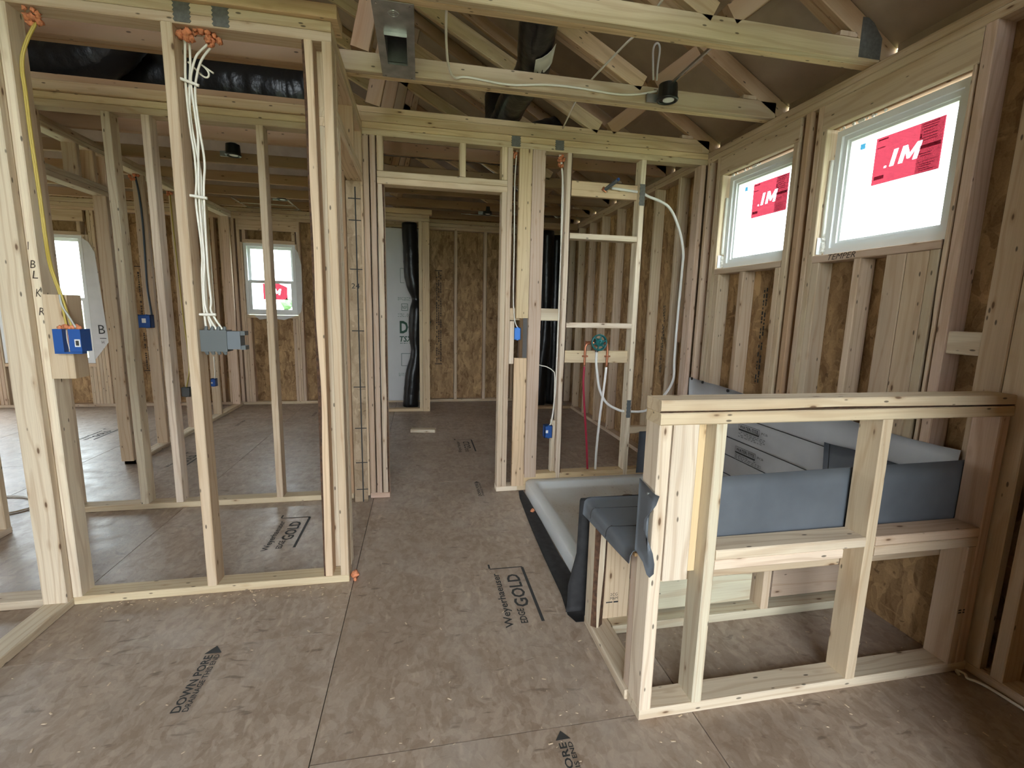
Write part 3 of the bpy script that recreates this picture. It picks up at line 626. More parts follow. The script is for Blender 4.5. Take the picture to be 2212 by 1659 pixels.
def fixed_window(name, label, W, mark):
    y0, y1, z0, z1 = W; Wn = root(name, label, 'window', (2.12, (y0+y1)/2, z0), kind='structure'); mk = lambda a, d, z: (d, a, z)
    y0 += .012; y1 -= .012; z0 += .008; z1 -= .014
    frame_rect(mk, y0, y1, z0, z1, .030, 2.098, 2.165).build('window_frame', VINYL, Wn)
    frame_rect(mk, y0+.030, y1-.030, z0+.030, z1-.030, .022, 2.112, 2.158).build('window_sash', VINYL, Wn)
    frame_rect(mk, y0+.052, y1-.052, z0+.052, z1-.052, .012, 2.124, 2.15).build('glazing_bead', VINYL, Wn)
    MB().box(2.136, 2.139, y0+.06, y1-.06, z0+.06, z1-.06).build('pane', GLASS, Wn)
    s1 = mark; s0 = s1-.305; zb, ztp = 1.953, 2.166
    fl = film('sticker', (2.1345, s0, zb-.002), Y_, Z_, [(0, 0), (.305, .002), (.305, ztp-zb+.002), (0, ztp-zb-.002)], (.085, .070, .150, .070), Wn); fl['label'] = 'red film label'
    dk = MB().add([(2.1335, s0+.10, zb-.001), (2.1335, s0+.004, zb-.001), (2.1335, s0+.004, ztp-.006), (2.1335, s0+.10, ztp-.004)], [(0, 1, 2, 3)]).build('sticker', clear_dk, Wn)
    ln = [(.012, .20, .06, .20, .006), (.012, .165, .05, .165, .004), (.012, .155, .05, .155, .004), (.012, .03, .06, .03, .016), (.012, .018, .10, .018, .004), (.10, .19, .15, .19, .004), (.105, .175, .135, .175, .004)]
    strokes(fl, (2.1328, s1, zb), NY, Z_, ln[:2] + ln[3:4], INKR, 'printed_mark', 0)
    rg2 = random.Random(4); l2 = [(.21, .108, .298, .106, .015), (.205, .045, .298, .05, .002), (.208, .155, .215, .155, .02)]
    for z in (.20, .19, .18, .168, .156, .144, .134, .08, .07, .036, .028, .018, .010): l2.append((.21+rg2.uniform(0, .012), z, .285-rg2.uniform(0, .025), z, .003))
    strokes(fl, (2.1326, s1, zb), NY, Z_, l2, INKR, 'printed_mark', 0)
    MB().add([(2.1345, s1+.085, 2.142), (2.1345, s1+.057, 2.14), (2.1345, s1+.057, 2.167), (2.1345, s1+.085, 2.169)], [(0, 1, 2, 3)]).build('sticker', CYAN, Wn)
    # squeezed foam and taped flashing along the far jamb
    sw = tube('flashing_roll', [(2.088, y1+.005, z0+.09), (2.086, y1+.004, z0+.2), (2.088, y1+.006, z0+.33), (2.09, y1+.005, z0+.47)], .011, WFOAM, Wn, sides=7)
    b = MB()
    rgf = random.Random(int(y0*100))
    for i in range(9): b.blob((2.092, y1+.004+rgf.uniform(-.004, .004), z0+.012+rgf.uniform(0, .07)), rgf.uniform(.007, .013), i, n=7, k=5)
    for i in range(12): b.blob((2.095, rgf.uniform(y1-.3, y1), z1+.008), rgf.uniform(.004, .009), 20+i, n=6, k=4)
    b.build('window_foam', WFOAM, Wn)
    MB().box(2.060, 2.094, y1+.0075, y1+.0105, z0, z0+.085).build('flashing_tape', VINYL, Wn)
    return Wn
clear_dk = clear('tinted_red_film', (.62, .55, .56), 0); INKR = clear('dark_film_print', (.22, .12, .14), 0)
fixed_window('window_1', 'square white window high on the right wall, farther one', W1, 2.843)
fixed_window('window_2', 'square white window high on the right wall, nearer one above TEMPER', W2, 2.001)
def hung_window(name, label, W, zm, sticker=False):
    x0, x1, z0, z1 = W; Wn = root(name, label, 'window', ((x0+x1)/2, 6.74, z0), kind='structure'); mk = lambda a, d, z: (a, d, z)
    x0 += .006; x1 -= .006; z0 += .006; z1 -= .008
    frame_rect(mk, x0, x1, z0, z1, .035, 6.705, 6.80).build('window_frame', VINYL, Wn)
    frame_rect(mk, x0+.035, x1-.035, zm-.012, z1-.035, .030, 6.752, 6.785).build('window_sash', VINYL, Wn)
    frame_rect(mk, x0+.035, x1-.035, z0+.035, zm+.012, .034, 6.715, 6.748).build('window_sash', VINYL, Wn)
    MB().box(x0+.06, x1-.06, 6.767, 6.770, zm, z1-.06).build('pane', GLASS, Wn); MB().box(x0+.06, x1-.06, 6.730, 6.733, z0+.06, zm).build('pane', GLASS, Wn)
    if sticker:
        f = film('sticker', (-1.705, 6.728, 1.392), NX, Z_, [(0, .003), (.295, 0), (.295, .206), (.095, .208), (0, .165)], (.075, .065, .150, .075), Wn); f['label'] = 'red film label'
    return Wn
hung_window('window_3', 'double hung window with red label in the far bedroom wall', WA, 1.622, True)
hung_window('window_4', 'tall double hung window in the far left room', WB, 1.34)
tb = [(-4.6, 14, 1.2, 'pale round tree far outside the left window'), (-9.5, 22, 3.0, 'wide green tree far outside, left of the round one'), (-5.0, 30, 2.4, 'distant low tree on the horizon outside')]
for i, (x, y, h, lb) in enumerate(tb):
    t = root('tree', lb, 'tree', (x, y, -.9), 'trees outside')
    MB().cyl((x, y, -.9), (x, y, h-.6), .12, .07, 8).build('trunk', BARK, t)
    cb = MB(); rgt = random.Random(i)
    for k in range(46): cb.blob((x+rgt.gauss(0, .6)*h/2, y+rgt.gauss(0, .5), h-.9+rgt.gauss(0, .33)*h/2), rgt.uniform(.14, .34), k+i*50, n=7, k=5)
    cb.build('crown', LEAF, t)

# ------------------------------------------------------------------ half wall, bench, shower
HW = root('half_wall', 'pale half wall of open studs with doubled top plate in front of the shower', 'half wall', (1.37, 1.28, 0))
Y0, Y1 = 1.238, 1.327
L('bottom_plate', HW, .696, 2.044, Y0, Y1, 0, .038, PALE); L('top_plate', HW, .696, 2.044, Y0-.001, Y1, .997, 1.034, YELLOW); L('top_plate', HW, .695, 2.044, Y0, Y1, 1.035, 1.073, YELLOW, wane={2: .007})
L('stud', HW, .697, .738, Y0+.001, Y1, S0, .997, PALE)
L('flat_board', HW, .744, .829, Y0+.002, Y0+.040, .492, .997, PALE); L('flat_board', HW, .80, .885, Y1-.040, Y1-.002, .49, .997, GOLD)
L('stud', HW, .886, .922, Y0, Y1, S0, .997, PALE); L('stud', HW, 1.497, 1.536, Y0, Y1, S0, .997, TAN); L('stud', HW, 1.992, 2.034, Y0, Y1, S0, .997, PINK)
L('blocking', HW, .923, 1.496, Y0, Y1, .547, .582, PALE); L('blocking', HW, .923, 1.41, Y0+.002, Y1, .512, .546, PALE, wane={3: .012})
L('blocking', HW, 1.537, 1.991, Y0, Y1, .547, .582, TAN); L('blocking', HW, 1.537, 1.991, Y0, Y1, .511, .546, TAN)
L('cripple_stud', HW, 1.951, 1.990, Y0, Y1, S0, .511, PINK)
scribble(HW, (1.958, Y0, .245), X_, Z_, .03, .02, 2, INK, seed=1)
BN = root('shower_bench', 'framed shower bench seat behind the half wall', 'bench', (1.37, 1.55, 0))
L('bottom_plate', BN, .686, .776, 1.328, 1.735, 0, .038, PALE)
L('bottom_plate', BN, .777, 2.03, 1.645, 1.734, 0, .038, GRN)
L('stud', BN, .686, .738, 1.648, 1.734, S0, .53, PALE, wane={2: .03, 3: .014})
L('stud', BN, .7385, .868, 1.700, 1.736, S0, .53, YELLOW)
L('stud', BN, .699, .734, 1.329, 1.372, S0, .53, PINK)
L('rear_board', BN, .869, 1.46, 1.700, 1.736, .05, .19, GRN); L('rear_board', BN, 1.57, 2.03, 1.700, 1.736, .05, .205, PINK)
L('stud', BN, 1.478, 1.516, 1.648, 1.735, S0, .53, TAN); L('stud', BN, 1.990, 2.028, 1.648, 1.735, S0, .53, TAN)
L('joist', BN, .72, 2.03, 1.698, 1.736, .42, .53, BROWN); L('joist', BN, .74, 1.99, 1.329, 1.367, .43, .53, TAN)
MB().box(.690, 2.03, 1.330, 1.738, .531, .543).build('seat_panel', OSBW, BN)
text(BN, '2CG', (.783, 1.700, .140), X_, Z_, .032, .013, INK); text(BN, 'M&M', (.783, 1.700, .122), X_, Z_, .034, .013, INK); scribble(BN, (.765, 1.700, .105), X_, Z_, .055, .013, 1, INK, seed=2)
text(BN, '203 VE.G', (.952, 1.700, .150), (0, 0, -1), X_, .075, .014, INK); text(BN, 'G', (.93, 1.700, .115), (0, 0, -1), X_, .016, .012, INK)
osbx(2.024, 1.33, 1.645, .0, .53, BN)
# membrane over the bench
def sheet(name, grid, mat, parent=None, th=.0025, smooth=True):
    """grid of points rows x cols -> double skinned sheet"""
    G_ = np.array(grid, float); r, c, _ = G_.shape; nrm = np.zeros_like(G_)
    du = np.gradient(G_, axis=1) if c > 1 else 0; dv = np.gradient(G_, axis=0); nrm = np.cross(du, dv); nrm /= np.maximum(np.linalg.norm(nrm, axis=2, keepdims=True), 1e-9)
    V = np.concatenate([(G_+nrm*th/2).reshape(-1, 3), (G_-nrm*th/2).reshape(-1, 3)]); n = r*c; fs = []
    for i in range(r-1):
        for j in range(c-1):
            a = i*c+j; q = (a, a+1, a+c+1, a+c); fs += [q, tuple(x+n for x in q[::-1])]
    rim = [j for j in range(c)] + [i*c+c-1 for i in range(1, r)] + [(r-1)*c+j for j in range(c-2, -1, -1)] + [i*c for i in range(r-2, 0, -1)]
    for k in range(len(rim)): a, b = rim[k], rim[(k+1) % len(rim)]; fs.append((a, b, b+n, a+n))
    return mesh_obj(name, V, fs, mat, parent, None, smooth)
ML = root('bench_membrane', 'dark gray waterproof membrane draped over the shower bench', 'membrane', (1.3, 1.5, .55))
rows = []
for y in np.linspace(1.332, 1.775, 10):
    prof = []
    for x, z in ((.672, .478+.03*(1.775-y)/.44), (.674, .515), (.676, .535), (.684, .550), (.70, .553), (.80, .552), (1.2, .551), (1.6, .551), (2.03, .551)):
        prof.append((x, y, z + .002*math.sin(9*y+7*x)))
    rows.append(prof)
sheet('seat_sheet', rows, LINER, ML)
rows = []
for z, yo in ((.556, 1.768), (.54, 1.778), (.45, 1.781), (.3, 1.784), (.15, 1.788), (.05, 1.79), (.012, 1.80)):
    rows.append([(x + (-.03 if x < .7 and z < .2 else 0), yo + .004*math.sin(12*x+5*z), z) for x in (.655, .675, .70, .8, 1.1, 1.5, 2.03)])
sheet('rear_sheet', rows, FELT, ML)
rows = []
for z in (.553, .60, .68, .75, .80): rows.append([(x, 1.3345 + .004*math.sin(4*x+3*z)+(z-.55)*.012, z + ((-.012+.018*(x-.9)) if z == .80 else 0)) for x in (.745, .9, 1.1, 1.3, 1.5, 1.7, 1.9, 2.03)])
sheet('back_sheet', rows, LINER, ML)
cur = [(.6925, 1.335), (.6905, 1.31), (.690, 1.27), (.690, 1.243), (.694, 1.231), (.704, 1.226)]
prof_t = [.80, .798, .793, .788, .785, .782]; prof_b = [.556, .553, .545, .52, .515, .53]
pinch = [0, 0, 0, .004, .013, .022]
rows = []
for k in range(9):
    t = k/8; pn = math.sin(math.pi*min(1, t*1.15)) ** 2
    rows.append([(x - pinch[i]*pn*.9, y + pinch[i]*pn*2.2, prof_t[i]*(1-t)+prof_b[i]*t) for i, (x, y) in enumerate(cur)])
sheet('post_flap', rows, LINER, ML)
for y in (1.66, 1.50): tube('fold_line', [(.6715, y+.03, .50), (.6725, y+.025, .53), (.685, y+.012, .5525), (.72, y, .5555), (1.1, y-.01, .5545), (2.0, y-.01, .5545)], .0014, INK, ML, sides=5)
MB().cyl((.6888, 1.268, .775), (.686, 1.268, .775), .004, n=8).build('roofing_nail', GALV, ML)
# printed liner on the right wall and E corner
WLn = root('shower_membrane', 'light gray printed waterproof membrane on the lower right shower wall', 'membrane', (2.035, 2.3, .4))
ysm = np.linspace(3.235, 1.37, 26); rows = []
def top(y): return .835 + .022*max(0, (y-3.0)/.28) + .008*math.sin(y*7)
def zb_(y): return .095 if y > 1.80 else .56
for t in np.linspace(0, 1, 9):
    rows.append([(2.0335 - .010*math.sin(5.2*y+2*t)*math.sin(math.pi*t) - .012*math.exp(-((t-.72)/.12)**2), y, zb_(y) + (top(y)-zb_(y))*(1-t)) for y in ysm])
sheet('wall_sheet', rows, LINERP, WLn)
for z in (.68, .522, .40, .272): tube('printed_line', [(2.0175-(.01 if z < .3 else 0), 3.1, z), (2.0175, 2.6, z), (2.0175, 1.955, z-.004)], .0028, INK, WLn, sides=5, flat=1)
for z, y in ((.606, 2.602), (.452, 2.615)):
    strokes(WLn, (2.0185, y, z), NY, Z_, [(0, .034, .185, .034, .0025), (0, 0, 0, .034, .0025), (.185, 0, .185, .034, .0025), (0, -.004, .185, -.004, .010)], INK, lift=.003)
    text(WLn, 'WATER-TITE', (2.0185, y-.008, z+.006), NY, Z_, .168, .021, INK, lift=.003, bold=.02); text(WLn, 'PCB', (2.0185, y-.205, z+.012), NY, Z_, .05, .013, INK, lift=.003)
    scribble(WLn, (2.0185, y, z-.055), NY, Z_, .24, .042, 4, plain('faint_print', (.22, .22, .23), .8), seed=int(z*100), lift=.003)
sheet('corner_patch', [[(2.012, 1.953-.012*t, .70-.16*t), (2.010, 1.90-.012*t, .702-.16*t), (2.012, 1.80, .71-.16*t), (2.016, 1.50, .71-.16*t), (2.018, 1.36, .71-.16*t)] for t in (0, .33, .66, 1)], LINER, WLn)
tube('printed_line', [(2.008, 1.917, .70), (2.008, 1.907, .55)], .0018, INK, WLn, sides=5)
sheet('corner_flange', [[(x, 3.236-.004*k, z) for k, x in enumerate((1.648-.02*(.43-z), 1.69, 1.80, 2.02))] for z in (.43, .32, .2, .10)], LINER, WLn)
for y, z in ((3.19, .845), (3.05, .838), (2.76, .825)): MB().cyl((2.028, y, z), (2.022, y, z), .011, n=10).build('cap_nail', BLACK, WLn)
# shower pan
def rrect(x0, x1, y0, y1, r, n=6):
    pts = []
    for cx, cy, a0 in ((x1-r, y1-r, 0), (x0+r, y1-r, 90), (x0+r, y0+r, 180), (x1-r, y0+r, 270)):
        for k in range(n+1): a = math.radians(a0+90*k/n); pts.append((cx+r*math.cos(a), cy+r*math.sin(a)))
    return pts
SP = root('shower_pan', 'dusty white fiberglass shower pan on the floor', 'shower pan', (1.39, 2.5, 0))
vs, fs, gcs = [], [], []; prof = [(0, .002, 0), (.001, .080, 0), (.010, .090, 0), (.060, .089, .0), (.075, .084, .15), (.092, .052, .5), (.115, .043, 1), (.25, .038, 1), (.42, .034, 1)]
for ins, z, d in prof:
    for x, y in rrect(.752+ins, 2.03-ins*1.0, 1.803+ins, 3.241-ins, max(.03, .055-ins*.2)): vs.append((x, y, z)); gcs.append((d, 0, 0))
nn_ = 28
for i in range(len(prof)-1):
    for k in range(nn_): a = i*nn_+k; b_ = i*nn_+(k+1) % nn_; fs.append((a, b_, b_+nn_, a+nn_))
fs.append(tuple(range((len(prof)-1)*nn_, len(prof)*nn_)))
mesh_obj('pan_body', vs, fs, PAN, SP, (1.39, 2.5, 0), True, gc=gcs)
b = MB(); b.cyl((1.45, 2.93, .034), (1.45, 2.93, .039), .056, .052, 24); b.build('drain', plain('drain_brown', (.16, .10, .06), .6, var=.4, vscale=40), SP)
b = MB()
for k in range(16):
    a = 2*math.pi*k/16
    for r in (.018, .034): b.cyl((1.45+r*math.cos(a), 2.93+r*math.sin(a), .0385), (1.45+r*math.cos(a), 2.93+r*math.sin(a), .0396), .0035, n=6)
b.build('drain_holes', BLACK, SP)
fe = sheet('felt_strip', [[(x + .006*math.sin(7*y), y, .003 + .003*math.sin(9*y+20*x)) for x in (xa, (xa+.75)/2, .748)] for y, xa in ((3.235, .715), (3.1, .690), (2.7, .668), (2.3, .655), (1.95, .643), (1.80, .632), (1.745, .655))], FELT)
tag(fe, 'black felt strip along the outer edge of the shower pan', 'felt strip')
b = MB(); b.blob((.728, 2.86, .012), .014, 3, n=8, k=5); tag(b.build('foam_crumb', FOAM), 'small orange foam crumb on the black felt strip', 'foam')

# ------------------------------------------------------------------ plumbing
MV = root('mixing_valve', 'green plastic guard and copper shower mixing valve', 'shower valve', (1.30, 3.27, 1.0))
b = MB(); c = (1.297, 3.262, 1.105); b.ring(c, (0, 1, 0), .056, .006, 28, 8)
for a in range(6): t = math.pi*a/3+.3; b.cyl((c[0]+.02*math.cos(t), c[1], c[2]+.02*math.sin(t)), (c[0]+.054*math.cos(t), c[1], c[2]+.054*math.sin(t)), .006, n=6)
b.cyl((c[0], c[1]+.03, c[2]), (c[0], c[1]-.018, c[2]), .030, .026, 20); b.cyl((c[0], c[1]-.018, c[2]), (c[0], c[1]-.03, c[2]), .012, .010, 14)
b.ring((c[0], c[1]+.02, c[2]), (0, 1, 0), .054, .004, 28, 6)
b.build('plaster_guard', TEAL, MV, True)
b = MB(); b.cyl((c[0]-.095, 3.30, 1.10), (c[0]+.075, 3.30, 1.10), .012, n=12); b.cyl((c[0], 3.33, 1.10), (c[0], 3.28, 1.10), .028, n=16); b.build('valve_body', COP, MV, True)
tube('supply_pipe', [(c[0]-.06, 3.283, 1.10), (c[0]-.090, 3.28, 1.09), (c[0]-.100, 3.28, 1.06), (c[0]-.101, 3.28, 1.0), (c[0]-.101, 3.28, .93)], .009, COP, MV); tube('supply_pipe', [(c[0]+.05, 3.283, 1.10), (c[0]+.068, 3.28, 1.09), (c[0]+.074, 3.28, 1.06), (c[0]+.074, 3.28, 1.0), (c[0]+.073, 3.28, .925)], .009, COP, MV)
for dx in (-.101, .074): MB().box(c[0]+dx-.020, c[0]+dx+.020, 3.267, 3.289, .998, 1.008).build('pipe_strap', COP, MV)
MB().cyl((1.285, 3.28, 1.055), (1.285, 3.28, 1.035), .012, n=10).build('outlet_stub', BLACK, MV)
def one(name, label, cat, *a, **k): return tag(tube(name, *a, **k), label, cat)
one('hot_water_pipe', 'red water pipe dropping from the left of the valve to the floor', 'pipe', [(1.196, 3.281, .925), (1.196, 3.283, .79), (1.222, 3.285, .54), (1.246, 3.287, .32), (1.262, 3.288, .13)], .0085, REDP)
one('cold_water_pipe', 'straight white water pipe dropping from the right of the valve', 'pipe', [(1.369, 3.281, .920), (1.362, 3.282, .80), (1.340, 3.284, .54), (1.328, 3.286, .30), (1.326, 3.287, .126)], .0095, PEX)
one('shower_pipe', 'white pipe looping from the valve under the bench and up to the shower head', 'pipe', [(1.285, 3.28, 1.034), (1.288, 3.283, .95), (1.300, 3.285, .88), (1.326, 3.287, .757), (1.388, 3.289, .648), (1.485, 3.29, .592), (1.555, 3.29, .578), (1.72, 3.30, .578), (1.86, 3.33, .66), (1.975, 3.37, .80), (1.995, 3.405, .95), (1.985, 3.39, 1.15), (1.985, 3.385, 1.40), (1.975, 3.36, 1.66), (1.953, 3.33, 1.80), (1.89, 3.31, 1.96), (1.785, 3.295, 2.10), (1.62, 3.29, 2.158), (1.553, 3.29, 2.180), (1.33, 3.268, 2.188)], .0098, PEX, n=8)
b = MB(); b.cyl((1.286, 3.285, 2.176), (1.33, 3.16, 2.218), .013, .013, 14); st = b.build('shower_arm_stub', plain('gray_stub_plastic', (.10, .12, .14), .4), None, False); tag(st, 'gray capped shower arm stub poking forward from its block', 'pipe')
MB().cyl((1.3302, 3.159, 2.2182), (1.3325, 3.152, 2.2206), .010, .010, 12).build('stub_cap', plain('stub_blue', (.03, .07, .25), .4), st)
MB().cyl((1.28, 3.29, 2.168), (1.292, 3.286, 2.19), .02, .02, 12).build('stub_ear', COP, st)

# ------------------------------------------------------------------ electrical boxes and cables
def gang_box(name, label, x0, x1, y0, y1, z0, z1, n, mat, open_front=True, sticker=None, part=None):
    Bx = root(name, label, 'electrical box', ((x0+x1)/2, (y0+y1)/2, z0)); t = .004; b = MB()
    b.box(x0, x0+t, y0, y1, z0, z1); b.box(x1-t, x1, y0, y1, z0, z1); b.box(x0, x1, y0, y1, z0, z0+t); b.box(x0, x1, y0, y1, z1-t, z1); b.box(x0, x1, y1-t, y1, z0, z1)
    for k in range(1, n): xx = x0+(x1-x0)*k/n; b.box(xx-.002, xx+.002, y0+.02, y1, z0, z1)
    if not open_front: b.box(x0, x1, y0, y0+t, z0, z1)
    b.build('box_shell', mat, Bx)
    for k in range(n):
        xx = x0+(x1-x0)*(k+.5)/n
        for z in (z0+.003, z1-.003): MB().box(xx-.007, xx+.007, y0-.002, y0+.01, z-.006, z+.006).build('screw_boss', mat, Bx)
    if sticker is not None: 
        sx, sz, s = sticker
        mesh_obj('label_sticker', [(sx, y0-.001, sz), (sx+s, y0-.001, sz), (sx+s, y0-.001, sz+s*1.2), (sx, y0-.001, sz+s*1.2)], [(0, 1, 2, 3)], PAPER, Bx)
    return Bx
# gray four gang box hanging on the mid stud (its face turned to the far side, back toward us)
GB = root('switch_box', 'gray four gang switch box fixed to the middle stud, wires entering its top', 'electrical box', (-.85, 2.25, 1.12))
MB().box(-.926, -.822, 2.235, 2.300, 1.118, 1.210).build('box_shell', GRAY, GB); MB().box(-.822, -.770, 2.240, 2.296, 1.128, 1.206).build('box_front', plain('light_gray_plastic', (.13, .15, .17), .5), GB)
for i in range(4):
    x = -.908+.024*i
    MB().cyl((x, 2.252, 1.206), (x+.004, 2.252, 1.226), .010, .006, 8).build('cable_clamp', GRAY, GB); MB().cyl((x, 2.245, 1.119), (x+.004, 2.245, 1.104), .010, .006, 8).build('cable_clamp', GRAY, GB)
for z in (1.135, 1.198): MB().box(-.770, -.752, 2.245, 2.29, z-.009, z+.009).build('mounting_ear', GRAY, GB)
G2 = root('outlet_box', 'blue two gang box with white sticker on the block below BLKR', 'electrical box', (-1.39, 2.19, 1.12))
MB().box(-1.425, -1.392, 2.172, 2.232, 1.118, 1.210).build('box_shell', BLUE, G2); MB().box(-1.372, -1.330, 2.172, 2.232, 1.120, 1.210).build('box_shell', BLUE, G2); MB().box(-1.392, -1.372, 2.200, 2.232, 1.118, 1.210).build('box_shell', BLACK, G2); MB().box(-1.425, -1.330, 2.172, 2.2, 1.112, 1.119).build('box_shell', BLUE, G2)
MB().box(-1.352, -1.333, 2.1705, 2.172, 1.140, 1.170).build('label_sticker', PAPER, G2); MB().box(-1.348, -1.337, 2.1700, 2.1705, 1.145, 1.165).build('sticker_print', INK, G2)
for i in range(3): tube('wire', [(-1.388+.006*i, 2.19, 1.206), (-1.386+.005*i, 2.186, 1.165), (-1.384+.005*i, 2.19, 1.128)], .0014, (WHITE, COP, INK)[i], G2, sides=5)
b = MB()
for i in range(7): b.blob((-1.408+.011*i, 2.19+.006*(i % 2), 1.214+.003*(i % 3)), .010, 40+i, n=8, k=5)
tag(b.build('foam_plug', FOAM, None, True), 'orange foam squeezed on top of the blue two gang box', 'foam', 'orange fire foam plugs')
gang_box('outlet_box', 'blue box with white sticker on a far stud of the back wall', -2.452, -2.318, 4.675, 4.737, 1.10, 1.213, 2, BLUE, False, (-2.385, 1.143, .032))
gang_box('outlet_box', 'bright blue single box beside the doorway at switch height', .655, .704, 3.262, 3.32, 1.118, 1.205, 1, BLUEL, False)
gang_box('outlet_box', 'blue single box low on the stud left of the shower valve', .905, .963, 3.262, 3.32, .392, .486, 1, BLUE, False, (.912, .43, .018))
gang_box('outlet_box', 'small gray box low on the second far back stud', -2.40, -2.322, 5.28, 5.338, .372, .467, 1, GRAY, False)
gang_box('outlet_box', 'small blue box low on the third far back stud', -2.372, -2.32, 5.90, 5.958, .378, .466, 1, BLUE, False, (-2.365, .41, .016))
# four white cables down the mid stud
wires = [[(-.905, 2.27, 2.39), (-.912, 2.266, 2.277), (-.916, 2.265, 2.18), (-.912, 2.265, 2.03), (-.905, 2.266, 1.934), (-.904, 2.266, 1.836), (-.912, 2.265, 1.736), (-.904, 2.265, 1.547), (-.911, 2.265, 1.443), (-.914, 2.265, 1.302), (-.909, 2.262, 1.197)],
         [(-.894, 2.275, 2.39), (-.896, 2.272, 2.278), (-.905, 2.27, 2.18), (-.911, 2.274, 2.06), (-.890, 2.272, 1.87), (-.893, 2.272, 1.771), (-.900, 2.272, 1.496), (-.904, 2.272, 1.373), (-.903, 2.27, 1.28), (-.884, 2.262, 1.197)],
         [(-.800, 2.265, 2.38), (-.828, 2.262, 2.345), (-.866, 2.260, 2.302), (-.886, 2.259, 2.248), (-.894, 2.258, 2.20), (-.890, 2.259, 2.11), (-.884, 2.26, 2.0), (-.889, 2.259, 1.90), (-.897, 2.259, 1.737), (-.896, 2.26, 1.513), (-.905, 2.258, 1.39), (-.900, 2.256, 1.287), (-.860, 2.258, 1.197)],
         [(-.793, 2.275, 2.38), (-.815, 2.272, 2.345), (-.853, 2.268, 2.290), (-.876, 2.266, 2.22), (-.884, 2.265, 2.15), (-.878, 2.264, 2.03), (-.868, 2.264, 1.90), (-.880, 2.264, 1.772), (-.886, 2.264, 1.479), (-.882, 2.262, 1.338), (-.884, 2.262, 1.287), (-.836, 2.258, 1.197)]]
for i, p in enumerate(wires): one('electrical_cable', ('white cable running down the middle stud into the gray switch box, leftmost of four', 'white cable on the middle stud entering the gray switch box, second of four', 'white cable curving from the right foam plug to the gray switch box, third of four', 'white cable curving from the right foam plug to the gray switch box, outermost of four')[i], 'cable', p, .0046, WHITE, sides=7)
one('electrical_cable', 'cut white cable loop sticking out near the top of the middle stud', 'cable', [(-.910, 2.285, 2.285), (-.885, 2.29, 2.262), (-.858, 2.29, 2.238), (-.842, 2.29, 2.238), (-.838, 2.29, 2.253), (-.85, 2.292, 2.272), (-.868, 2.295, 2.286), (-.84, 2.295, 2.268), (-.822, 2.295, 2.257)], .0036, WHITE, sides=6)
for i, (z0, z1) in enumerate(((2.206, 2.186), (1.763, 1.755), (1.276, 1.277))):
    k = tag(tube('cable_stacker', [(-.928, 2.250, z0), (-.905, 2.249, (2*z0+z1)/3), (-.862, 2.249, z1)], .006, WHITE, sides=8), ('white cable stacker, topmost of three on the middle stud', 'white cable stacker halfway down the middle stud', 'white cable stacker just above the gray switch box')[i], 'cable clip', 'cable stackers')
for i, dx in enumerate((0, .006)):
    one('electrical_cable', ('yellow cable down the left corner post to the blue two gang box', 'second yellow cable beside it on the left corner post')[i], 'cable', [(-1.395+dx, 2.25, 2.385), (-1.405+dx, 2.245, 2.338), (-1.430+dx, 2.242, 2.287), (-1.452+dx, 2.24, 2.228), (-1.460+dx, 2.24, 2.17), (-1.459+dx, 2.24, 2.10), (-1.458+dx, 2.238, 1.95), (-1.452+dx, 2.235, 1.72), (-1.446+dx, 2.228, 1.55), (-1.419+dx, 2.195, 1.449), (-1.395+dx, 2.19, 1.346), (-1.388+dx*2, 2.188, 1.28), (-1.384+dx*3, 2.19, 1.215)], .0042, YEL, sides=7)
one('electrical_cable', 'gray cable entering the right side of the blue two gang box', 'cable', [(-1.393, 2.186, 1.345), (-1.388, 2.184, 1.304), (-1.369, 2.183, 1.261), (-1.350, 2.188, 1.212)], .004, plain('gray_jacket', (.42, .42, .38), .5), sides=7)
one('electrical_cable', 'dark blue gray cable down a far stud to the blue box', 'cable', [(-2.355, 4.725, 2.385), (-2.335, 4.72, 2.235), (-2.328, 4.72, 2.0), (-2.335, 4.72, 1.69), (-2.340, 4.72, 1.455), (-2.330, 4.72, 1.272), (-2.322, 4.71, 1.21)], .008, NAVY)
one('electrical_cable', 'yellow cable down the second far stud to the small gray box', 'cable', [(-2.37, 5.33, 2.386), (-2.365, 5.32, 2.235), (-2.36, 5.32, 1.93), (-2.35, 5.32, 1.57), (-2.342, 5.32, 1.2), (-2.325, 5.32, .83), (-2.33, 5.32, .63), (-2.362, 5.31, .465)], .0065, YEL)
one('electrical_cable', 'short white cable above the small blue box on the third far stud', 'cable', [(-2.335, 5.945, .72), (-2.333, 5.94, .55), (-2.338, 5.93, .464)], .005, WHITE, sides=6)
one('electrical_cable', 'white cable beside the doorway down to the bright blue box', 'cable', [(.650, 3.29, 2.386), (.640, 3.285, 2.163), (.645, 3.283, 1.80), (.648, 3.283, 1.423), (.661, 3.283, 1.262), (.682, 3.283, 1.203)], .0042, WHITE, sides=7)
for i, dx in enumerate((0, .009)):
    one('electrical_cable', ('white cable along the stud left of the shower down to the low blue box', 'second white cable along the stud left of the shower')[i], 'cable', [(.948+dx, 3.290, 2.385), (.972+dx*.5, 3.285, 2.246), (.976+dx, 3.283, 2.034), (.984, 3.284+dx, 1.562), (.984, 3.284+dx, .90), (.976, 3.284+dx, .655), (.962, 3.284+dx, .52), (.945+dx, 3.284, .482)], .0042, WHITE, sides=7)
one('electrical_cable', 'thin white cable bowing across the gap beside the pinkish post', 'cable', [(.843, 3.30, .938), (.875, 3.298, .930), (.910, 3.296, .922), (.955, 3.292, .895), (.973, 3.29, .85), (.975, 3.29, .62)], .0038, WHITE, sides=6)
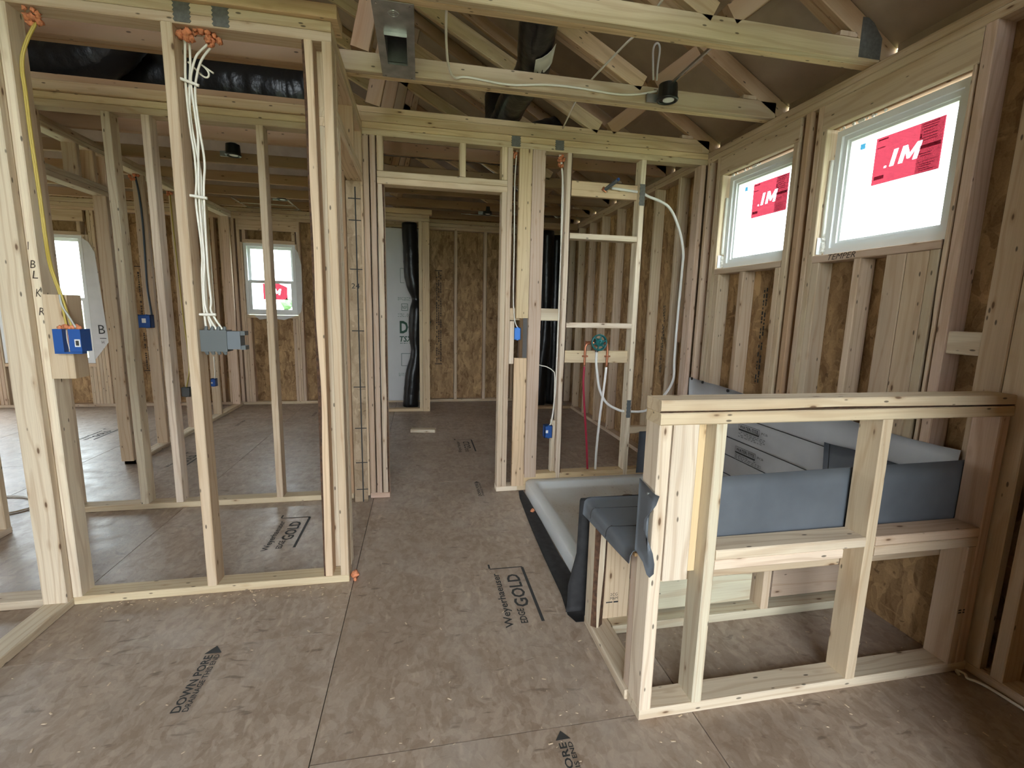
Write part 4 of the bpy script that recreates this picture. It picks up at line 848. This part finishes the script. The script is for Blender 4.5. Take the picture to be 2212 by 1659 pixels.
one('electrical_cable', 'white cable hanging from the near truss, then along the next chord to the can light', 'cable', [(.125, 2.062, 2.57), (.118, 2.16, 2.54), (.125, 2.30, 2.50), (.143, 2.45, 2.47), (.180, 2.58, 2.475), (.25, 2.611, 2.497), (.467, 2.611, 2.485), (.666, 2.611, 2.506), (.845, 2.611, 2.509), (1.057, 2.611, 2.501), (1.18, 2.609, 2.512), (1.29, 2.600, 2.535)], .0055, WHITE)
one('electrical_cable', 'white cable crossing overhead behind the trusses toward the shower wall', 'cable', [(.99, 1.4, 2.66), (.975, 2.06, 2.575), (.95, 2.3, 2.566), (.925, 2.60, 2.568), (.922, 2.75, 2.568), (.925, 2.938, 2.56), (.945, 3.22, 2.53)], .005, WHITE)
one('electrical_cable', 'looped gray cable standing above the black can light', 'cable', [(1.233, 2.53, 2.555), (1.222, 2.52, 2.62), (1.214, 2.515, 2.685), (1.220, 2.512, 2.715), (1.233, 2.51, 2.724), (1.246, 2.512, 2.715), (1.252, 2.515, 2.685), (1.248, 2.52, 2.62), (1.252, 2.53, 2.555)], .0052, plain('cable_gray_white', (.55, .54, .5), .5))
one('electrical_cable', 'white cable lying on the floor at the left edge beyond the second wall', 'cable', [(-2.98, 3.62, .006), (-2.75, 3.60, .006), (-2.62, 3.57, .006), (-2.50, 3.47, .006), (-2.46, 3.36, .006), (-2.56, 3.28, .006), (-2.8, 3.20, .006)], .006, WHITE)
one('electrical_cable', 'white cord end lying along the base of the right wall', 'cable', [(1.985, 1.215, .006), (2.0, 1.235, .006), (2.012, 1.215, .006), (1.998, 1.195, .006), (2.018, 1.17, .006), (2.030, 1.10, .006), (2.034, .95, .006), (2.02, .70, .006)], .005, WHITE)
def plug(x, y, z, n, s, label, hang=.02):
    b = MB(); rgp = random.Random(int(abs(x*100)+abs(z*10)))
    for i in range(n): b.blob((x+rgp.uniform(-.5, .5)*s, y+rgp.uniform(-.012, .012), z-rgp.uniform(0, hang)), rgp.uniform(.008, .014), i+int(abs(x)*100), n=8, k=5, amp=.5)
    tag(b.build('foam_plug', FOAM, None, True), label, 'foam', 'orange fire foam plugs')
plug(-1.40, 2.235, 2.385, 12, .05, 'orange foam plug at the top of the left corner post', .05)
plug(-.895, 2.25, 2.385, 12, .05, 'orange foam plug at the top of the middle stud, left of a pair', .035); plug(-.80, 2.25, 2.387, 10, .05, 'orange foam plug right of the middle stud under the nail plate', .04); plug(-.845, 2.25, 2.388, 6, .06, 'thin orange foam smear between the two plugs on the front wall', .008)
plug(-2.36, 4.71, 2.385, 8, .06, 'orange foam plug atop the far stud with the dark cable', .04); plug(-2.37, 5.31, 2.385, 7, .05, 'orange foam plug atop the far stud with the yellow cable', .04)
plug(.640, 3.29, 2.385, 5, .02, 'orange foam plug beside the doorway under the top plate', .05); plug(.965, 3.285, 2.385, 9, .045, 'orange foam plug atop the stud left of the shower', .08)
b = MB(); b.blob((-.322, 2.245, .018), .020, 4, n=10, k=6); b.blob((-.318, 2.215, .008), .009, 7, n=8, k=5); tag(b.build('foam_plug', FOAM, None, True), 'pinkish orange foam ball on the floor at the foot of the doorway post', 'foam', 'orange fire foam plugs')
# can lights
def can(x, y, z, label, bars=True):
    Cn = root('can_light', label, 'recessed light', (x, y, z)); b = MB(); b.cyl((x, y, z), (x, y, z+.075), .054, .050, 24); b.cyl((x, y, z+.075), (x, y, z+.085), .045, .03, 20); b.build('can_body', BLACK, Cn)
    b = MB(); b.ring((x, y, z), (0, 0, 1), .050, .008, 28, 8); b.build('can_ring', BLACK, Cn, True)
    MB().cyl((x+.004, y-.004, z), (x+.004, y-.004, z-.004), .030, n=20).build('lens', plain('lens_white', (.85, .85, .85), .3), Cn)
    MB().box(x-.105, x-.045, y+.03, y+.042, z-.005, z+.035).build('mounting_bracket', GALV, Cn)
    return Cn
c1 = can(1.335, 2.555, 2.478, 'black can light on the pale bottom chord above the shower')
MB().box(1.322, 1.332, 2.05, 2.52, 2.535, 2.548).build('hanger_bar', CHROME, c1)
can(-1.415, 4.23, 2.47, 'black can light in the left back room, nearer of two'); can(-1.47, 5.78, 2.47, 'black can light in the left back room, farther one by the bracket')
can(.80, 5.76, 2.45, 'black can light deep in the dark back room')
FB = root('fan_bracket', 'bright steel light bracket spanning the rear trusses', 'bracket', (-1.7, 6.1, 2.47))
for x in (-2.0, -1.42): MB().box(x-.012, x+.012, 5.75, 6.35, 2.468, 2.474).build('bracket_bar', CHROME, FB)
for y in (6.09, 6.33): MB().box(-2.0, -1.42, y-.02, y+.02, 2.466, 2.4675).build('bracket_bar', CHROME, FB)
b = MB().box(.50, .98, 5.90, 5.915, 2.455, 2.463); tag(b.build('hanger_bar', CHROME), 'thin bright steel bar hung below the dark back room light', 'bracket')

# ------------------------------------------------------------------ ducts
DB = root('register_boot', 'galvanized register boot plate with square opening between the two near trusses', 'duct boot', (-.09, 2.33, 2.46))
b = MB(); x0, x1, y0, y1, z = -.172, -.012, 2.032, 2.640, 2.4685; hx0, hx1, hy0, hy1 = -.137, -.046, 2.238, 2.486
for q in ((x0, x1, y0, hy0), (x0, x1, hy1, y1), (x0, hx0, hy0, hy1), (hx1, x1, hy0, hy1)): b.box(*q, z, z+.0025)
b.build('boot_plate', GALV, DB)
b = MB(); b.box(hx0-.002, hx0, hy0, hy1, z-.012, z+.16); b.box(hx1, hx1+.002, hy0, hy1, z-.012, z+.16); b.box(hx0, hx1, hy0-.002, hy0, z-.014, z+.16); b.box(hx0, hx1, hy1, hy1+.002, z-.010, z+.16); b.build('boot_collar', GALV, DB)
MB().box(hx0, hx1, hy0, hy1, z+.158, z+.16).build('boot_liner', BLK, DB)
b = MB(); b.ring((-.092, 2.105, z-.0005), (0, 0, 1), .020, .0025, 24, 6); b.ring((-.092, 2.105, z-.0005), (0, 0, 1), .008, .002, 16, 6); b.build('stamped_mark', GALV, DB, True)
for x in (-.155, -.028):
    for y in (2.048, 2.625): MB().cyl((x, y, z), (x, y, z-.004), .004, n=8).build('screw', CHROME, DB)
def duct(label, pts, r, **k): return tag(tube('flex_duct', pts, r, BLK, None, 22, k.get('n', 14), k.get('wr', .035), rfun=k.get('rf')), label, 'duct')
duct('short black flex duct behind the register boot', [(-.01, 2.16, 2.62), (.03, 2.17, 2.64), (.09, 2.20, 2.68), (.14, 2.2, 2.85)], .062)
d2 = duct('black flex duct running over the trusses toward the shower wall', [(.56, 1.75, 2.86), (.56, 2.1, 2.76), (.575, 2.45, 2.69), (.635, 2.82, 2.672), (.61, 3.2, 2.668), (.605, 3.60, 2.668), (.60, 3.80, 2.74), (.6, 3.88, 2.95)], .094, n=16)
lab = []
for k in range(5):
    y = 2.50+.045*k; ax = .575+.06*(y-2.45)/.37
    lab.append([(ax+.103*math.cos(a), y-.03*(q-2)/2, 2.683+.103*math.sin(a)) for q, a in enumerate(np.radians((-88, -72, -56, -42, -28)))])
sheet('label_sticker', lab, PAPER, d2, .001)
duct('large black trunk duct above the left back room', [(-2.9, 3.93, 2.86), (-2.2, 3.92, 2.83), (-1.6, 3.92, 2.82), (-1.1, 3.92, 2.82), (-.85, 3.93, 2.82), (-.70, 3.97, 2.92)], .25, n=18)
duct('silver black duct end bulging above the left end of the second wall', [(-2.75, 3.42, 2.95), (-2.45, 3.46, 2.76), (-2.15, 3.5, 2.705), (-1.9, 3.5, 2.76), (-1.7, 3.5, 2.95)], .135, n=14)
duct('black flex duct above the doorway in the dark back room', [(-.42, 4.27, 2.745), (-.1, 4.25, 2.735), (.4, 4.24, 2.735), (.85, 4.26, 2.74), (1.2, 4.3, 2.85)], .165, n=16)
duct('black duct hanging in the chase beside the white board', [(-.12, 6.42, 2.40), (-.105, 6.40, 2.0), (-.095, 6.40, 1.75), (-.055, 6.40, 1.52), (-.04, 6.4, 1.30), (-.06, 6.4, .95), (-.05, 6.4, .70), (-.10, 6.4, .40), (-.13, 6.40, .004)], .085, n=10, rf=lambda t: 1.15-.55*math.exp(-((t-.42)/.06)**2)-.35*math.exp(-((t-.70)/.10)**2)+.25*max(0, t-.75))
duct('second black duct behind it in the chase', [(.06, 6.56, 2.36), (.065, 6.56, 1.8), (.065, 6.56, 1.2), (.06, 6.56, .7), (.06, 6.56, .004)], .065, n=10)
duct('black duct in the right corner chase behind the shower wall, left one', [(1.68, 6.30, 2.38), (1.69, 6.3, 1.7), (1.70, 6.3, 1.1), (1.66, 6.3, .6), (1.62, 6.3, .004)], .10, n=10, rf=lambda t: 1.0-.3*math.exp(-((t-.45)/.1)**2))
duct('black duct in the right corner chase behind the shower wall, right one', [(1.88, 6.50, 2.36), (1.88, 6.5, 1.6), (1.89, 6.5, 1.0), (1.89, 6.5, .5), (1.88, 6.5, .004)], .085, n=10)
fb = root('insulation_board', 'white faced insulation board with green lettering in the chase', 'insulation board', (-.4, 6.64, 0)); MB().box(-.88, .03, 6.642, 6.668, .04, 2.37).build('board_sheet', FOIL, fb)
text(fb, 'DOW', (-.268, 6.642, .975), X_, Z_, .42, .175, GREEN, bold=.03); text(fb, 'TSX-8500', (-.272, 6.642, .862), X_, Z_, .40, .078, GREEN, shear=.2, bold=.02); scribble(fb, (-.265, 6.642, .835), X_, Z_, .3, .014, 1, GREEN, seed=12)
strokes(fb, (0, 6.642, 0), X_, Z_, [(-.25, .53, -.05, .53, .006), (-.25, .70, -.05, .70, .006), (-.25, .53, -.25, .70, .006), (-.24, 1.29, -.16, 1.29, .006), (-.24, 1.38, -.16, 1.38, .006), (-.24, 1.29, -.24, 1.38, .006), (-.16, 1.29, -.16, 1.38, .006), (-.25, 1.66, -.2, 1.66, .005), (-.25, 1.85, -.2, 1.85, .005), (-.25, 1.66, -.25, 1.85, .005)], GREEN)
text(fb, 'NSF', (-.23, 6.642, 1.31), X_, Z_, .06, .045, GREEN)
for z, n in ((1.42, 4), (1.20, 3), (.38, 4)): scribble(fb, (-.29, 6.642, z), X_, Z_, .22, .05, n, plain('pale_green_ink', (.22, .27, .24), .8), seed=int(z*50))
fb2 = root('insulation_board', 'white faced insulation board in the right corner chase', 'insulation board', (1.6, 6.64, 0)); MB().box(1.40, 1.98, 6.642, 6.668, .04, 2.35).build('board_sheet', FOIL, fb2)
text(fb2, 'TSX', (1.66, 6.642, .55), X_, Z_, .3, .08, GREEN, bold=.02)
sc = L('wood_scrap', None, -.10, .163, 4.98, 5.065, .002, .038, PALE); sc.rotation_euler = (0, 0, -.16); tag(sc, 'short pale wood offcut lying on the floor past the doorway', 'wood offcut')
